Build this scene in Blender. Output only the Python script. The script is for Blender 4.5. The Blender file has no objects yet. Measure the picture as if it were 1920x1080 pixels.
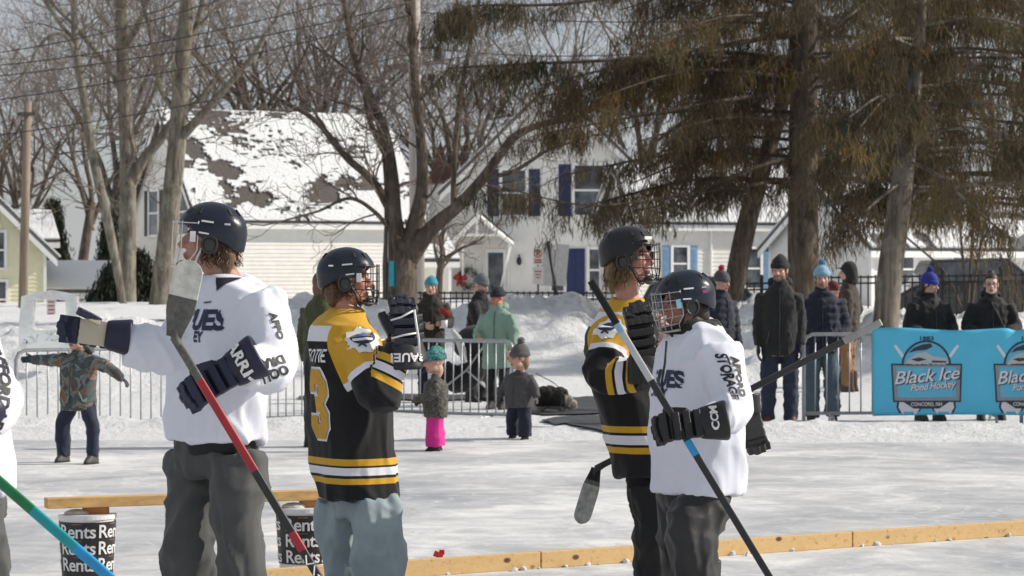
import bpy, bmesh, math, random
import numpy as np
from mathutils import Vector, Matrix, noise
from mathutils.bvhtree import BVHTree
from mathutils.kdtree import KDTree
R = math.radians
SC = bpy.context.scene
COL = SC.collection

# ------------------------------------------------------------------ camera, sky, sun, exposure
F, H, HY, CX = 5000.0, 1.68, 506.0, 960.0        # focal length in photo pixels, eye height, horizon row
cam_d = bpy.data.cameras.new('camera'); cam = bpy.data.objects.new('camera', cam_d); COL.objects.link(cam)
cam.location = (0, 0, H); cam.rotation_euler = (R(90), 0, 0)
cam_d.sensor_width = 36; cam_d.lens = 36 * F / 1920; cam_d.shift_y = -(540 - HY) / 1920
cam_d.clip_start = 0.1; cam_d.clip_end = 6000
cam_d.dof.use_dof = True; cam_d.dof.focus_distance = 12.6; cam_d.dof.aperture_fstop = 9.0
SC.camera = cam
SUN_AZ, SUN_EL = R(7), R(31)                      # sun to the right, a touch behind the subjects
sun_to = Vector((math.cos(SUN_AZ) * math.cos(SUN_EL), math.sin(SUN_AZ) * math.cos(SUN_EL), math.sin(SUN_EL)))
W = bpy.data.worlds.new('World'); SC.world = W; W.use_nodes = True
nt = W.node_tree; bg = nt.nodes['Background']
sky = nt.nodes.new('ShaderNodeTexSky'); sky.sky_type = 'NISHITA'; sky.sun_disc = False
sky.sun_elevation = SUN_EL; sky.sun_rotation = R(90) - SUN_AZ; sky.air_density = 1.0; sky.dust_density = 0.4; sky.ozone_density = 2.0
tc = nt.nodes.new('ShaderNodeTexCoord'); mp = nt.nodes.new('ShaderNodeMapping'); mp.inputs['Scale'].default_value = (3.0, 3.0, 9.0)
cn = nt.nodes.new('ShaderNodeTexNoise'); cn.inputs['Scale'].default_value = 1.6; cn.inputs['Detail'].default_value = 7; cn.inputs['Roughness'].default_value = 0.6
cr = nt.nodes.new('ShaderNodeValToRGB'); cr.color_ramp.elements[0].position = 0.40; cr.color_ramp.elements[1].position = 0.72
cm = nt.nodes.new('ShaderNodeMix'); cm.data_type = 'RGBA'
nt.links.new(tc.outputs['Generated'], mp.inputs['Vector']); nt.links.new(mp.outputs['Vector'], cn.inputs['Vector'])
nt.links.new(cn.outputs['Fac'], cr.inputs['Fac'])
mul = nt.nodes.new('ShaderNodeMath'); mul.operation = 'MULTIPLY_ADD'; mul.inputs[1].default_value = 0.32; mul.inputs[2].default_value = 0.66
nt.links.new(cr.outputs['Color'], mul.inputs[0]); nt.links.new(mul.outputs[0], cm.inputs['Factor'])
nt.links.new(sky.outputs['Color'], cm.inputs['A']); cm.inputs['B'].default_value = (7.1, 7.4, 7.9, 1)
nt.links.new(cm.outputs['Result'], bg.inputs['Color']); bg.inputs['Strength'].default_value = 0.076
sl = bpy.data.lights.new('sun', 'SUN'); sl.energy = 5.0; sl.angle = R(0.55); sl.color = (1.0, 0.92, 0.80)
so = bpy.data.objects.new('sun', sl); COL.objects.link(so); so.rotation_euler = sun_to.to_track_quat('Z', 'Y').to_euler()
so.location = sun_to * 60
SC.view_settings.view_transform = 'Standard'; SC.view_settings.look = 'None'
SC.view_settings.exposure = -0.06; SC.view_settings.gamma = 1
SC.render.engine = 'CYCLES'; SC.cycles.use_denoising = True
SC.cycles.max_bounces = 6; SC.cycles.transparent_max_bounces = 8

# ------------------------------------------------------------------ helpers
def V(*a): return Vector(a)
def P(px, py, d): return Vector(((px - CX) / F * d, d, H - (py - HY) / F * d))
def GD(gy): return F * H / (gy - HY)              # distance of a ground point seen at row gy
def tag(o, label=None, cat=None, group=None, kind=None):
    for k, v in (('label', label), ('category', cat), ('group', group), ('kind', kind)):
        if v: o[k] = v
    return o
def empty(name, loc, label=None, cat=None, group=None, kind=None):
    o = bpy.data.objects.new(name, None); COL.objects.link(o); o.location = loc; o.empty_display_size = 0.2
    return tag(o, label, cat, group, kind)
def wloc(o):
    p = Vector(o.location); q = o.parent
    while q: p = p + Vector(q.location); q = q.parent
    return p
def link(name, me, parent=None, mats=None, loc=None):
    o = bpy.data.objects.new(name, me); COL.objects.link(o)
    if mats is not None:
        for m in (mats if isinstance(mats, (list, tuple)) else [mats]): me.materials.append(m)
    if parent: o.parent = parent
    if loc is not None: o.location = loc
    return o

MATS = {}
def new_mat(name):
    m = bpy.data.materials.new(name); m.use_nodes = True
    return m, m.node_tree, m.node_tree.nodes['Principled BSDF']
def N(nt, typ, **kw):
    n = nt.nodes.new('ShaderNode' + typ)
    for k, v in kw.items():
        if k in n.inputs: n.inputs[k].default_value = v
        else: setattr(n, k, v)
    return n
def ramp(nt, fac, stops, const=False):
    r = nt.nodes.new('ShaderNodeValToRGB'); e = r.color_ramp.elements
    if const: r.color_ramp.interpolation = 'CONSTANT'
    while len(e) < len(stops): e.new(1.0)
    for i, (p, c) in enumerate(stops):
        e[i].position = p; e[i].color = (*c, 1) if len(c) == 3 else c
    nt.links.new(fac, r.inputs['Fac']); return r.outputs['Color']
def mixc(nt, fac, a, b):
    m = nt.nodes.new('ShaderNodeMix'); m.data_type = 'RGBA'
    for s, v in (('Factor', fac), ('A', a), ('B', b)):
        if hasattr(v, 'links'): nt.links.new(v, m.inputs[s])
        elif isinstance(v, (int, float)): m.inputs[s].default_value = v
        else: m.inputs[s].default_value = (*v[:3], 1)
    return m.outputs['Result']
def coords(nt, scale=(1, 1, 1), kind='Object'):
    t = N(nt, 'TexCoord'); m = N(nt, 'Mapping'); m.inputs['Scale'].default_value = scale
    nt.links.new(t.outputs[kind], m.inputs['Vector']); return m.outputs['Vector']
def noise_n(nt, vec, scale, detail=4, rough=0.55, dist=0.0):
    n = N(nt, 'TexNoise'); n.inputs['Scale'].default_value = scale; n.inputs['Detail'].default_value = detail
    n.inputs['Roughness'].default_value = rough; n.inputs['Distortion'].default_value = dist
    nt.links.new(vec, n.inputs['Vector']); return n.outputs['Fac']
def bump(nt, b, h, strength=0.3, dist=0.01):
    n = N(nt, 'Bump'); n.inputs['Strength'].default_value = strength; n.inputs['Distance'].default_value = dist
    nt.links.new(h, n.inputs['Height']); nt.links.new(n.outputs['Normal'], b.inputs['Normal'])
def simple(name, c, rough=0.6, var=0.15, scale=12, metal=0.0, bmp=0.0, bscale=60, coat=0.0, stretch=(1, 1, 1)):
    if name in MATS: return MATS[name]
    m, nt, b = new_mat(name)
    vec = coords(nt, stretch)
    n = noise_n(nt, vec, scale, 5)
    lo = tuple(max(0, x * (1 - var)) for x in c); hi = tuple(min(1, x * (1 + var)) for x in c)
    nt.links.new(ramp(nt, n, [(0.3, lo), (0.7, hi)]), b.inputs['Base Color'])
    b.inputs['Roughness'].default_value = rough; b.inputs['Metallic'].default_value = metal
    if coat: b.inputs['Coat Weight'].default_value = coat
    if bmp: bump(nt, b, noise_n(nt, vec, bscale, 6), bmp, 0.01)
    MATS[name] = m; return m
def crease(nt, b, extra=None, s=6.5, amt=.45):
    """sharp cloth creases"""
    n = N(nt, 'TexNoise', noise_type='RIDGED_MULTIFRACTAL', normalize=True); n.inputs['Scale'].default_value = s; n.inputs['Detail'].default_value = 2.5; n.inputs['Roughness'].default_value = .35; n.inputs['Distortion'].default_value = .9
    nt.links.new(coords(nt, (1, 1, .55)), n.inputs['Vector']); bump(nt, b, n.outputs['Fac'], amt, .035)
    if extra is not None:
        b1 = b.inputs['Normal'].links[0].from_node; b2 = N(nt, 'Bump'); b2.inputs['Strength'].default_value = .3; b2.inputs['Distance'].default_value = .004; nt.links.new(extra, b2.inputs['Height']); nt.links.new(b1.outputs['Normal'], b2.inputs['Normal']); nt.links.new(b2.outputs['Normal'], b.inputs['Normal'])
def fabric(name, c, rough=0.85, bmp=0.25, var=0.12, sheen=0.1):
    if name in MATS: return MATS[name]
    m = simple(name, c, rough, var, 9, bmp=bmp, bscale=45)
    b = m.node_tree.nodes['Principled BSDF']; b.inputs['Sheen Weight'].default_value = sheen
    if bmp < .5: crease(m.node_tree, b, noise_n(m.node_tree, coords(m.node_tree), 45, 5))
    return m

def mesh_of(verts, faces, smooth=True):
    me = bpy.data.meshes.new('m'); me.from_pydata([tuple(v) for v in verts], [], faces)
    if smooth: me.shade_smooth()
    me.update(); return me
class MB:
    def __init__(s): s.v = []; s.f = []; s.m = []
    def add(s, v, f, m=0):
        o = len(s.v); s.v += [tuple(p) for p in v]; s.f += [tuple(i + o for i in q) for q in f]; s.m += [m] * len(f)
    def box(s, c, size, rot=None, m=0):
        x, y, z = (t / 2 for t in size); c = Vector(c)
        vs = [V(i, j, k) for i in (-x, x) for j in (-y, y) for k in (-z, z)]
        if rot is not None: vs = [rot @ p for p in vs]
        s.add([p + c for p in vs], [(0, 1, 3, 2), (4, 6, 7, 5), (0, 4, 5, 1), (2, 3, 7, 6), (0, 2, 6, 4), (1, 5, 7, 3)], m)
    def tube(s, pts, rad, n=6, cap=True, m=0, flat=None):
        pts = [Vector(p) for p in pts]
        if not isinstance(rad, (list, tuple)): rad = [rad] * len(pts)
        rings = []; up = None
        for i, p in enumerate(pts):
            t = (pts[min(i + 1, len(pts) - 1)] - pts[max(i - 1, 0)])
            if t.length < 1e-9: t = V(0, 0, 1)
            t.normalize()
            if up is None:
                a = V(0, 0, 1) if abs(t.z) < 0.9 else V(1, 0, 0)
                if flat is not None: a = Vector(flat)
            else: a = up
            sx = t.cross(a)
            if sx.length < 1e-6: sx = t.orthogonal()
            sx.normalize(); up = sx.cross(t).normalized()
            r = rad[i]; ra, rb = r if isinstance(r, (tuple, list)) else (r, r)
            rings.append([p + sx * (ra * math.cos(2 * math.pi * k / n)) + up * (rb * math.sin(2 * math.pi * k / n)) for k in range(n)])
        v = [q for r in rings for q in r]; f = []
        for i in range(len(pts) - 1):
            for k in range(n):
                a, b = i * n + k, i * n + (k + 1) % n
                f.append((a, b, b + n, a + n))
        if cap: f.append(tuple(range(n - 1, -1, -1))); f.append(tuple((len(pts) - 1) * n + k for k in range(n)))
        s.add(v, f, m)
    def ell(s, c, rad, rot=None, nu=14, nv=9, m=0):
        c = Vector(c); v = [V(0, 0, -1)]; f = []
        for j in range(1, nv):
            t = -math.pi / 2 + math.pi * j / nv
            for i in range(nu):
                a = 2 * math.pi * i / nu
                v.append(V(math.cos(t) * math.cos(a), math.cos(t) * math.sin(a), math.sin(t)))
        v.append(V(0, 0, 1)); top = len(v) - 1
        for i in range(nu): f.append((0, 1 + (i + 1) % nu, 1 + i))
        for j in range(nv - 2):
            for i in range(nu):
                a, b = 1 + j * nu + i, 1 + j * nu + (i + 1) % nu
                f.append((a, b, b + nu, a + nu))
        for i in range(nu): f.append((1 + (nv - 2) * nu + i, 1 + (nv - 2) * nu + (i + 1) % nu, top))
        v = [V(p.x * rad[0], p.y * rad[1], p.z * rad[2]) for p in v]
        if rot is not None: v = [rot @ p for p in v]
        s.add([p + c for p in v], f, m)
    def loft(s, rings, n=22, m=0, e=2.3):
        """rings: (centre, axis_u, a, axis_v, b)"""
        v = []; f = []
        for c, u, a, w, b in rings:
            for k in range(n):
                t = 2 * math.pi * k / n; cs, sn = math.cos(t), math.sin(t)
                x = math.copysign(abs(cs) ** (2 / e), cs) * a; y = math.copysign(abs(sn) ** (2 / e), sn) * b
                v.append(Vector(c) + Vector(u) * x + Vector(w) * y)
        for i in range(len(rings) - 1):
            for k in range(n):
                p, q = i * n + k, i * n + (k + 1) % n
                f.append((p, q, q + n, p + n))
        f.append(tuple(range(n - 1, -1, -1))); f.append(tuple((len(rings) - 1) * n + k for k in range(n)))
        s.add(v, f, m)
    def quad(s, a, b, c, d, m=0): s.add([a, b, c, d], [(0, 1, 2, 3)], m)
    def mesh(s, smooth=False, org=None):
        o = Vector(org) if org is not None else V(0, 0, 0)
        me = bpy.data.meshes.new('m'); me.from_pydata([(x - o.x, y - o.y, z - o.z) for x, y, z in s.v], [], s.f)
        if any(s.m): me.polygons.foreach_set('material_index', s.m)
        if smooth: me.shade_smooth()
        me.update(); return me
    def obj(s, name, mats, parent=None, smooth=False, at=None):
        """world-space vertices; parent is an unrotated Empty (or child mesh); object origin at parent's origin"""
        o = wloc(parent) if parent else (Vector(at) if at is not None else V(0, 0, 0))
        return link(name, s.mesh(smooth, o), parent, mats, None if parent or at is None else at)

def remesh(mb, voxel, smooth=6, fac=0.5):
    """merge overlapping closed shapes into one continuous surface; returns (verts Nx3, faces list)"""
    me = mb.mesh(); o = bpy.data.objects.new('tmp', me); COL.objects.link(o)
    md = o.modifiers.new('r', 'REMESH'); md.mode = 'VOXEL'; md.voxel_size = voxel; md.adaptivity = 0
    if smooth:
        sm = o.modifiers.new('s', 'SMOOTH'); sm.factor = fac; sm.iterations = smooth
    dg = bpy.context.evaluated_depsgraph_get(); dg.update()
    ev = bpy.data.meshes.new_from_object(o.evaluated_get(dg))
    bpy.data.objects.remove(o); bpy.data.meshes.remove(me)
    return ev
def getv(me):
    a = np.empty(len(me.vertices) * 3, dtype=np.float32); me.vertices.foreach_get('co', a); return a.reshape(-1, 3).astype(float)
def setv(me, a): me.vertices.foreach_set('co', np.asarray(a, dtype=np.float32).ravel()); me.update()
def normals(me):
    a = np.empty(len(me.vertices) * 3, dtype=np.float32); me.vertices.foreach_get('normal', a); return a.reshape(-1, 3).astype(float)
def attr(me, name, vals):
    a = me.attributes.new(name, 'FLOAT', 'POINT'); a.data.foreach_set('value', np.asarray(vals, dtype=np.float32))
def cattr(me, name, cols):
    a = me.attributes.new(name, 'FLOAT_COLOR', 'POINT'); c = np.ones((len(cols), 4), dtype=np.float32); c[:, :3] = cols
    a.data.foreach_set('color', c.ravel())
def vnoise(pts, scale, seed):
    sx, sy, sz = scale; o = seed * 17.3
    return np.array([noise.noise((p[0] * sx + o, p[1] * sy - o, p[2] * sz + 2 * o)) for p in pts])
def wrinkle(me, amp, scale=(7, 7, 2.2), seed=1, fine=0.35):
    v = getv(me); n = normals(me)
    w = vnoise(v, (2.5, 2.5, 2.5), seed + 5) * 0.14
    q = v + w[:, None]
    c, s_ = math.cos(.6), math.sin(.6)
    q2 = np.stack([q[:, 0] * c + q[:, 2] * s_, q[:, 1], -q[:, 0] * s_ + q[:, 2] * c], 1); q3 = np.stack([q[:, 0] * c - q[:, 2] * s_, q[:, 1], q[:, 0] * s_ + q[:, 2] * c], 1)
    rid = lambda t, k_: np.clip(1 - k_ * np.abs(t), 0, 1) ** 1.4
    a = rid(vnoise(q, scale, seed), 3.0); b = rid(vnoise(q2, tuple(t * 1.25 for t in scale), seed + 2), 3.4); e = rid(vnoise(q3, tuple(t * 1.5 for t in scale), seed + 3), 3.4); g = vnoise(q, (3, 3, 3), seed + 8)
    setv(me, v + n * ((a * .8 + b * .6 + e * .45 + g * .5 - .55) * amp)[:, None]); me.shade_smooth()
def catmull(pts, k=5):
    pts = [np.array(p, float) for p in pts]
    if len(pts) < 3: 
        return [pts[0] + (pts[1] - pts[0]) * t for t in np.linspace(0, 1, k + 1)]
    out = []; q = [2 * pts[0] - pts[1]] + pts + [2 * pts[-1] - pts[-2]]
    for i in range(1, len(q) - 2):
        p0, p1, p2, p3 = q[i - 1], q[i], q[i + 1], q[i + 2]
        for j in range(k):
            t = j / k
            out.append(0.5 * (2 * p1 + (p2 - p0) * t + (2 * p0 - 5 * p1 + 4 * p2 - p3) * t * t + (3 * p1 - p0 - 3 * p2 + p3) * t ** 3))
    out.append(pts[-1]); return out
def ctube(mb, pts, rad, n=12, k=5, m=0):
    """smooth tube through (x,y,z) with one radius per point"""
    q = catmull([tuple(p) + (r,) for p, r in zip(pts, rad)], k)
    mb.tube([p[:3] for p in q], [float(p[3]) for p in q], n, m=m)

# text on a surface
def text_mesh(body, size=1.0, bold=0.0, shear=0.0, spacing=1.0, align='CENTER'):
    cu = bpy.data.curves.new('t', 'FONT'); cu.body = body; cu.size = size; cu.offset = bold * size; cu.shear = shear
    cu.space_character = spacing; cu.align_x = align; cu.align_y = 'CENTER'; cu.resolution_u = 3
    o = bpy.data.objects.new('tmp', cu); COL.objects.link(o)
    dg = bpy.context.evaluated_depsgraph_get(); dg.update()
    me = bpy.data.meshes.new_from_object(o.evaluated_get(dg)); bpy.data.objects.remove(o)
    return me
def cut_grid(me, step):
    bm = bmesh.new(); bm.from_mesh(me)
    bmesh.ops.remove_doubles(bm, verts=bm.verts, dist=1e-5)
    for ax in (0, 1):
        cs = [v.co[ax] for v in bm.verts]
        if not cs: break
        t = math.floor(min(cs) / step) * step + step
        while t < max(cs):
            n = [0, 0, 0]; n[ax] = 1; c = [0, 0, 0]; c[ax] = t
            bmesh.ops.bisect_plane(bm, geom=bm.verts[:] + bm.edges[:] + bm.faces[:], dist=1e-6, plane_co=c, plane_no=n)
            t += step
    bmesh.ops.triangulate(bm, faces=[f for f in bm.faces if len(f.verts) > 4])
    bm.to_mesh(me); bm.free(); return me
def decal(name, me, surf, origin, xax, yax, mat, parent, lift=0.003, step=0.012, sx=1.0, sy=1.0, maxd=0.20, part=None):
    """wrap a flat mesh (in its own xy) on to a surface: projected along the normal of (xax, yax)"""
    me = cut_grid(me, step)
    xax = Vector(xax).normalized(); yax = Vector(yax); yax = (yax - xax * yax.dot(xax)).normalized(); nn = xax.cross(yax)
    sv = getv(surf); pol = [tuple(p.vertices) for p in surf.polygons]
    if part:
        ia = np.empty(len(sv), dtype=np.float32); surf.attributes['isarm'].data.foreach_get('value', ia); pol = [p for p in pol if (ia[p[0]] > .5) == (part == 'arm')]
    bvh = BVHTree.FromPolygons([tuple(p) for p in sv], pol)
    org = wloc(parent); o = Vector(origin)
    v = getv(me); out = []; bad = set()
    for i, p in enumerate(v):
        q = o + xax * (p[0] * sx) + yax * (p[1] * sy) + nn * 0.6
        hit, hn, _, _ = bvh.ray_cast(q - org, -nn, 1.2)
        if hit is None or abs((hit + org - o).dot(nn)) > maxd: bad.add(i); out.append(q - org - nn * 0.6)
        else: out.append(hit + hn * lift * (1 if hn.dot(nn) > 0 else -1))
    if bad:
        bm = bmesh.new(); bm.from_mesh(me); bm.verts.ensure_lookup_table()
        for i, p in enumerate(out): bm.verts[i].co = p
        bmesh.ops.delete(bm, geom=[bm.verts[i] for i in bad], context='VERTS'); bm.to_mesh(me); bm.free()
    else: setv(me, [tuple(p) for p in out])
    me.shade_smooth()
    return link(name, me, parent, mat)
def poly_mesh(polys):
    """flat mesh from lists of 2d outlines"""
    bm = bmesh.new()
    for pl in polys:
        vs = [bm.verts.new((x, y, 0)) for x, y in pl]
        try: bm.faces.new(vs)
        except ValueError: pass
    me = bpy.data.meshes.new('m'); bmesh.ops.triangulate(bm, faces=bm.faces[:]); bm.to_mesh(me); bm.free(); return me
def flip_if(me):
    return me
# ------------------------------------------------------------------ ground, ice, snow
def snow_mat():
    m, nt, b = new_mat('snow'); vec = coords(nt)
    n1 = noise_n(nt, vec, 1.3, 6, 0.6); n2 = noise_n(nt, vec, 9, 8, 0.7)
    nt.links.new(mixc(nt, n1, (0.90, 0.91, 0.93), (0.80, 0.82, 0.85)), b.inputs['Base Color'])
    b.inputs['Roughness'].default_value = 0.75; bump(nt, b, n2, 0.9, 0.10); return m
def ice_mat():
    m, nt, b = new_mat('rink_ice'); vec = coords(nt)
    big = noise_n(nt, vec, 0.42, 5, 0.6, 0.4); mid = noise_n(nt, vec, 1.7, 7, 0.62, 1.2); fin = noise_n(nt, vec, 16, 8, 0.75)
    add = N(nt, 'Math', operation='MULTIPLY_ADD'); nt.links.new(mid, add.inputs[0]); add.inputs[1].default_value = 1.05; bg2 = N(nt, 'Math', operation='MULTIPLY'); nt.links.new(big, bg2.inputs[0]); bg2.inputs[1].default_value = 1.5; nt.links.new(bg2.outputs[0], add.inputs[2])
    ad2 = N(nt, 'Math', operation='MULTIPLY_ADD'); nt.links.new(fin, ad2.inputs[0]); ad2.inputs[1].default_value = 0.42; nt.links.new(add.outputs[0], ad2.inputs[2])
    # skate cuts: thin curved lines
    w1 = N(nt, 'TexWave', wave_type='RINGS'); w1.inputs['Scale'].default_value = 1.7; w1.inputs['Distortion'].default_value = 9; w1.inputs['Detail'].default_value = 3; w1.inputs['Detail Scale'].default_value = 0.7
    nt.links.new(coords(nt, (0.5, 0.9, 1)), w1.inputs['Vector'])
    cut = ramp(nt, w1.outputs['Fac'], [(0.0, (1, 1, 1)), (0.05, (0, 0, 0))])
    w2 = N(nt, 'TexWave', wave_type='BANDS'); w2.inputs['Scale'].default_value = 3.1; w2.inputs['Distortion'].default_value = 14; w2.inputs['Detail'].default_value = 3; w2.inputs['Detail Scale'].default_value = 0.5
    nt.links.new(coords(nt, (0.35, 1.0, 1)), w2.inputs['Vector'])
    cut2 = ramp(nt, w2.outputs['Fac'], [(0.0, (1, 1, 1)), (0.055, (0, 0, 0))])
    mk = ramp(nt, noise_n(nt, vec, .8, 4, .6), [(.45, (0, 0, 0)), (.6, (1, 1, 1))]); mx0 = N(nt, 'Math', operation='MAXIMUM'); nt.links.new(cut, mx0.inputs[0]); nt.links.new(cut2, mx0.inputs[1])
    mx = N(nt, 'Math', operation='MULTIPLY'); nt.links.new(mx0.outputs[0], mx.inputs[0]); nt.links.new(mk, mx.inputs[1])
    col = ramp(nt, ad2.outputs[0], [(0.0, (0.40, 0.42, 0.45)), (0.52, (0.47, 0.49, 0.52)), (0.60, (0.60, 0.61, 0.63)), (0.68, (0.70, 0.71, 0.73)), (1.0, (0.86, 0.87, 0.89))])
    s = N(nt, 'Math', operation='DIVIDE'); nt.links.new(ad2.outputs[0], s.inputs[0]); s.inputs[1].default_value = 2.36
    col = ramp(nt, s.outputs[0], [(0.46, (0.32, 0.34, 0.375)), (0.55, (0.42, 0.435, 0.46)), (0.64, (0.55, 0.555, 0.57)), (0.76, (0.80, 0.80, 0.80))])
    f = N(nt, 'Math', operation='MULTIPLY'); nt.links.new(mx.outputs[0], f.inputs[0]); f.inputs[1].default_value = 0.30
    nt.links.new(mixc(nt, f.outputs[0], col, (0.88, 0.89, 0.91)), b.inputs['Base Color'])
    nt.links.new(ramp(nt, s.outputs[0], [(0.42, (0.38,) * 3), (0.58, (0.75,) * 3)]), b.inputs['Roughness'])
    b.inputs['Specular IOR Level'].default_value = 0.3
    bump(nt, b, s.outputs[0], 0.55, 0.035); return m
SNOW, ICE = snow_mat(), ice_mat()
def sstep(a, b, x): t = min(1, max(0, (x - a) / (b - a))); return t * t * (3 - 2 * t)
PATHS = []
def terrain(x, y):
    px = CX + x * F / y
    lump = noise.noise((x * 1.6, y * 1.6, 3.1)) * 0.6 + noise.noise((x * 4.5, y * 4.5, 7.7)) * 0.35 + noise.noise((x * 9, y * 9, 1.2)) * 0.26
    z = 0.012 - 0.03 * sstep(26.6 + 0.5 * noise.noise((x * 0.9, 4.4, 0)) + 0.25 * noise.noise((x * 3.1, 9.4, 0)), 25.7, y)
    edge = 27.3 if px > 1180 else 28.2 if px < 560 else 27.9
    z += math.exp(-((y - edge) / 0.95) ** 2) * (0.075 + 0.12 * lump) * (1 if (px < 700 or px > 1180) else 0.35)
    hb = sstep(480, 420, px) * (0.93 - 0.16 * sstep(200, 40, px)) * (1 + 0.05 * math.sin(px * 0.037))
    k = sstep(31.6, 36.2, y) if y < 36.2 else 1 - 0.55 * sstep(37, 44, y)
    z += hb * k * (1 + 0.22 * lump)
    h2 = sstep(470, 520, px) * (0.99 + 0.12 * math.sin(px * 0.021) + 0.20 * math.exp(-((px - 1085) / 42) ** 2) + 0.22 * math.exp(-((px - 560) / 50) ** 2) - 0.25 * sstep(1130, 1200, px))
    k2 = sstep(44.2, 48.6, y) * (1 - 0.6 * sstep(50, 55, y))
    z += h2 * k2 * (1 + 0.28 * lump)
    rb = math.exp(-((px - 1420) / 80) ** 2) * 0.72 + math.exp(-((px - 1675) / 70) ** 2) * 0.55
    z += rb * sstep(37.2, 41, y) * (1 - sstep(46, 50, y)) * (1 + 0.7 * lump)
    z += 0.018 * lump * sstep(26, 29, y)
    z += 0.28 * sstep(50, 64, y)
    return z
def grid_obj(name, xs, ys, mat):
    nx = len(xs); v = [(x, y, terrain(x, y)) for y in ys for x in xs]
    f = [(j * nx + i, j * nx + i + 1, (j + 1) * nx + i + 1, (j + 1) * nx + i) for j in range(len(ys) - 1) for i in range(nx - 1)]
    o = link(name, mesh_of(v, f), None, mat); tag(o, kind='structure'); return o
mb = MB(); mb.quad((-3000, -60, -0.06), (3000, -60, -0.06), (3000, 4000, -0.06), (-3000, 4000, -0.06))
tag(mb.obj('ground', SNOW), kind='structure')
mb = MB(); mb.quad((-30, -8, 0), (30, -8, 0), (30, 27.2, 0), (-30, 27.2, 0)); tag(mb.obj('ice_rink', ICE), kind='structure')
grid_obj('snow_field', [i * 0.085 for i in range(-165, 166)], [25.6 + j * 0.105 for j in range(310)], SNOW)
grid_obj('snow_yard', [i * 0.9 for i in range(-90, 91)], [58.0 + j * 0.9 for j in range(150)], SNOW)
ASPH = simple('wet_asphalt', (0.055, 0.056, 0.06), 0.55, 0.35, 5, bmp=0.5, bscale=30)
def ground_patch(name, outline, mat, lift=0.02):
    """outline in photo pixels on the ground; a sheet that follows the snow field"""
    pts = [((px - CX) / F * GD(py), GD(py)) for px, py in outline]
    me = poly_mesh([pts]); cut_grid(me, 0.2)
    bm = bmesh.new(); bm.from_mesh(me)
    for v in bm.verts: v.co.z = terrain(v.co.x, v.co.y) + lift + 0.02 * max(0, noise.noise((v.co.x * 3, v.co.y * 3, 4)))
    bm.to_mesh(me); bm.free(); o = link(name, me, None, mat); tag(o, kind='structure'); return o
ground_patch('asphalt_path', [(1012, 796), (1040, 787), (1100, 784), (1260, 782), (1330, 800), (1290, 832), (1185, 826), (1130, 815), (1060, 808)], ASPH)
ground_patch('asphalt_path', [(960, 775), (1010, 752), (1100, 748), (1240, 750), (1260, 770), (1180, 778), (1080, 781), (1020, 782)], ASPH)
ground_patch('asphalt_path', [(560, 746), (700, 743), (950, 744), (950, 752), (820, 754), (560, 753)], ASPH)
# crumbled snow pushed up along the sideboard
rng = random.Random(5)
def crumb_row(name, a, b, n, w, r0, r1, seed):
    rr = random.Random(seed); mb = MB()
    for i in range(n):
        t = rr.random(); p = Vector(a).lerp(Vector(b), t) + V(rr.gauss(0, w), rr.gauss(0, w), 0); s = rr.uniform(r0, r1) * (0.6 + 0.8 * abs(noise.noise((t * 9, seed, 0))))
        q = Matrix.Rotation(rr.random() * 6, 3, (rr.random(), rr.random(), rr.random() + .1))
        mb.ell(p + V(0, 0, s * 0.25), (s * rr.uniform(.8, 1.6), s * rr.uniform(.8, 1.5), s * 0.8), q, 6, 4)
    o = mb.obj(name, SNOW); tag(o, kind='stuff', label='loose crumbs of snow scattered on the ice', cat='snow crumbs'); return o

# ------------------------------------------------------------------ materials of the setting
def siding_paint(name, c): return simple(name, c, 0.55, 0.06, 3, bmp=0.12, bscale=40)
WHITE_P = siding_paint('white_siding', (0.80, 0.79, 0.76)); CREAM_P = siding_paint('cream_siding', (0.80, 0.785, 0.745))
YEL_P = siding_paint('pale_yellow_siding', (0.78, 0.76, 0.54)); TRIM = siding_paint('white_trim', (0.84, 0.84, 0.83))
SHING = simple('brown_shingles', (0.095, 0.083, 0.078), 0.9, 0.3, 14, bmp=0.5, bscale=30)
GREYSH = simple('grey_shingles', (0.12, 0.12, 0.125), 0.9, 0.3, 14, bmp=0.5, bscale=30)
BLACKP = simple('black_paint', (0.018, 0.018, 0.02), 0.5); BLUEP = simple('blue_paint', (0.016, 0.026, 0.10), 0.5)
SKYP = simple('light_blue_paint', (0.22, 0.36, 0.55), 0.5); IRON = simple('black_iron', (0.02, 0.02, 0.022), 0.5)
def glass_mat():
    m, nt, b = new_mat('window_glass'); vec = coords(nt)
    nt.links.new(ramp(nt, noise_n(nt, vec, 2.5, 3), [(0.35, (0.03, 0.04, 0.05)), (0.65, (0.12, 0.14, 0.16))]), b.inputs['Base Color'])
    b.inputs['Roughness'].default_value = 0.06; b.inputs['Specular IOR Level'].default_value = 0.8; return m
GLASS = glass_mat()
def bark(name, lo, hi, lichen, amt, sc=9, st=.16):
    m, nt, b = new_mat(name); v1 = coords(nt, (1, 1, st)); f = noise_n(nt, v1, sc, 8, .7, .6); l = noise_n(nt, coords(nt, (1, 1, .6)), 3.2, 7, .7); sp = noise_n(nt, coords(nt), 1.1, 3)
    c = ramp(nt, f, [(.36, lo), (.50, tuple((x + y) / 2 for x, y in zip(lo, hi))), (.62, hi)]); c = mixc(nt, ramp(nt, l, [(.50, (0, 0, 0)), (.60, (amt,) * 3)]), c, lichen); c = mixc(nt, ramp(nt, sp, [(.45, (0, 0, 0)), (.7, (.5,) * 3)]), c, lo)
    nt.links.new(c, b.inputs['Base Color']); b.inputs['Roughness'].default_value = .95; b.inputs['Specular IOR Level'].default_value = .15; bump(nt, b, f, 1.0, .05); return m
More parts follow.
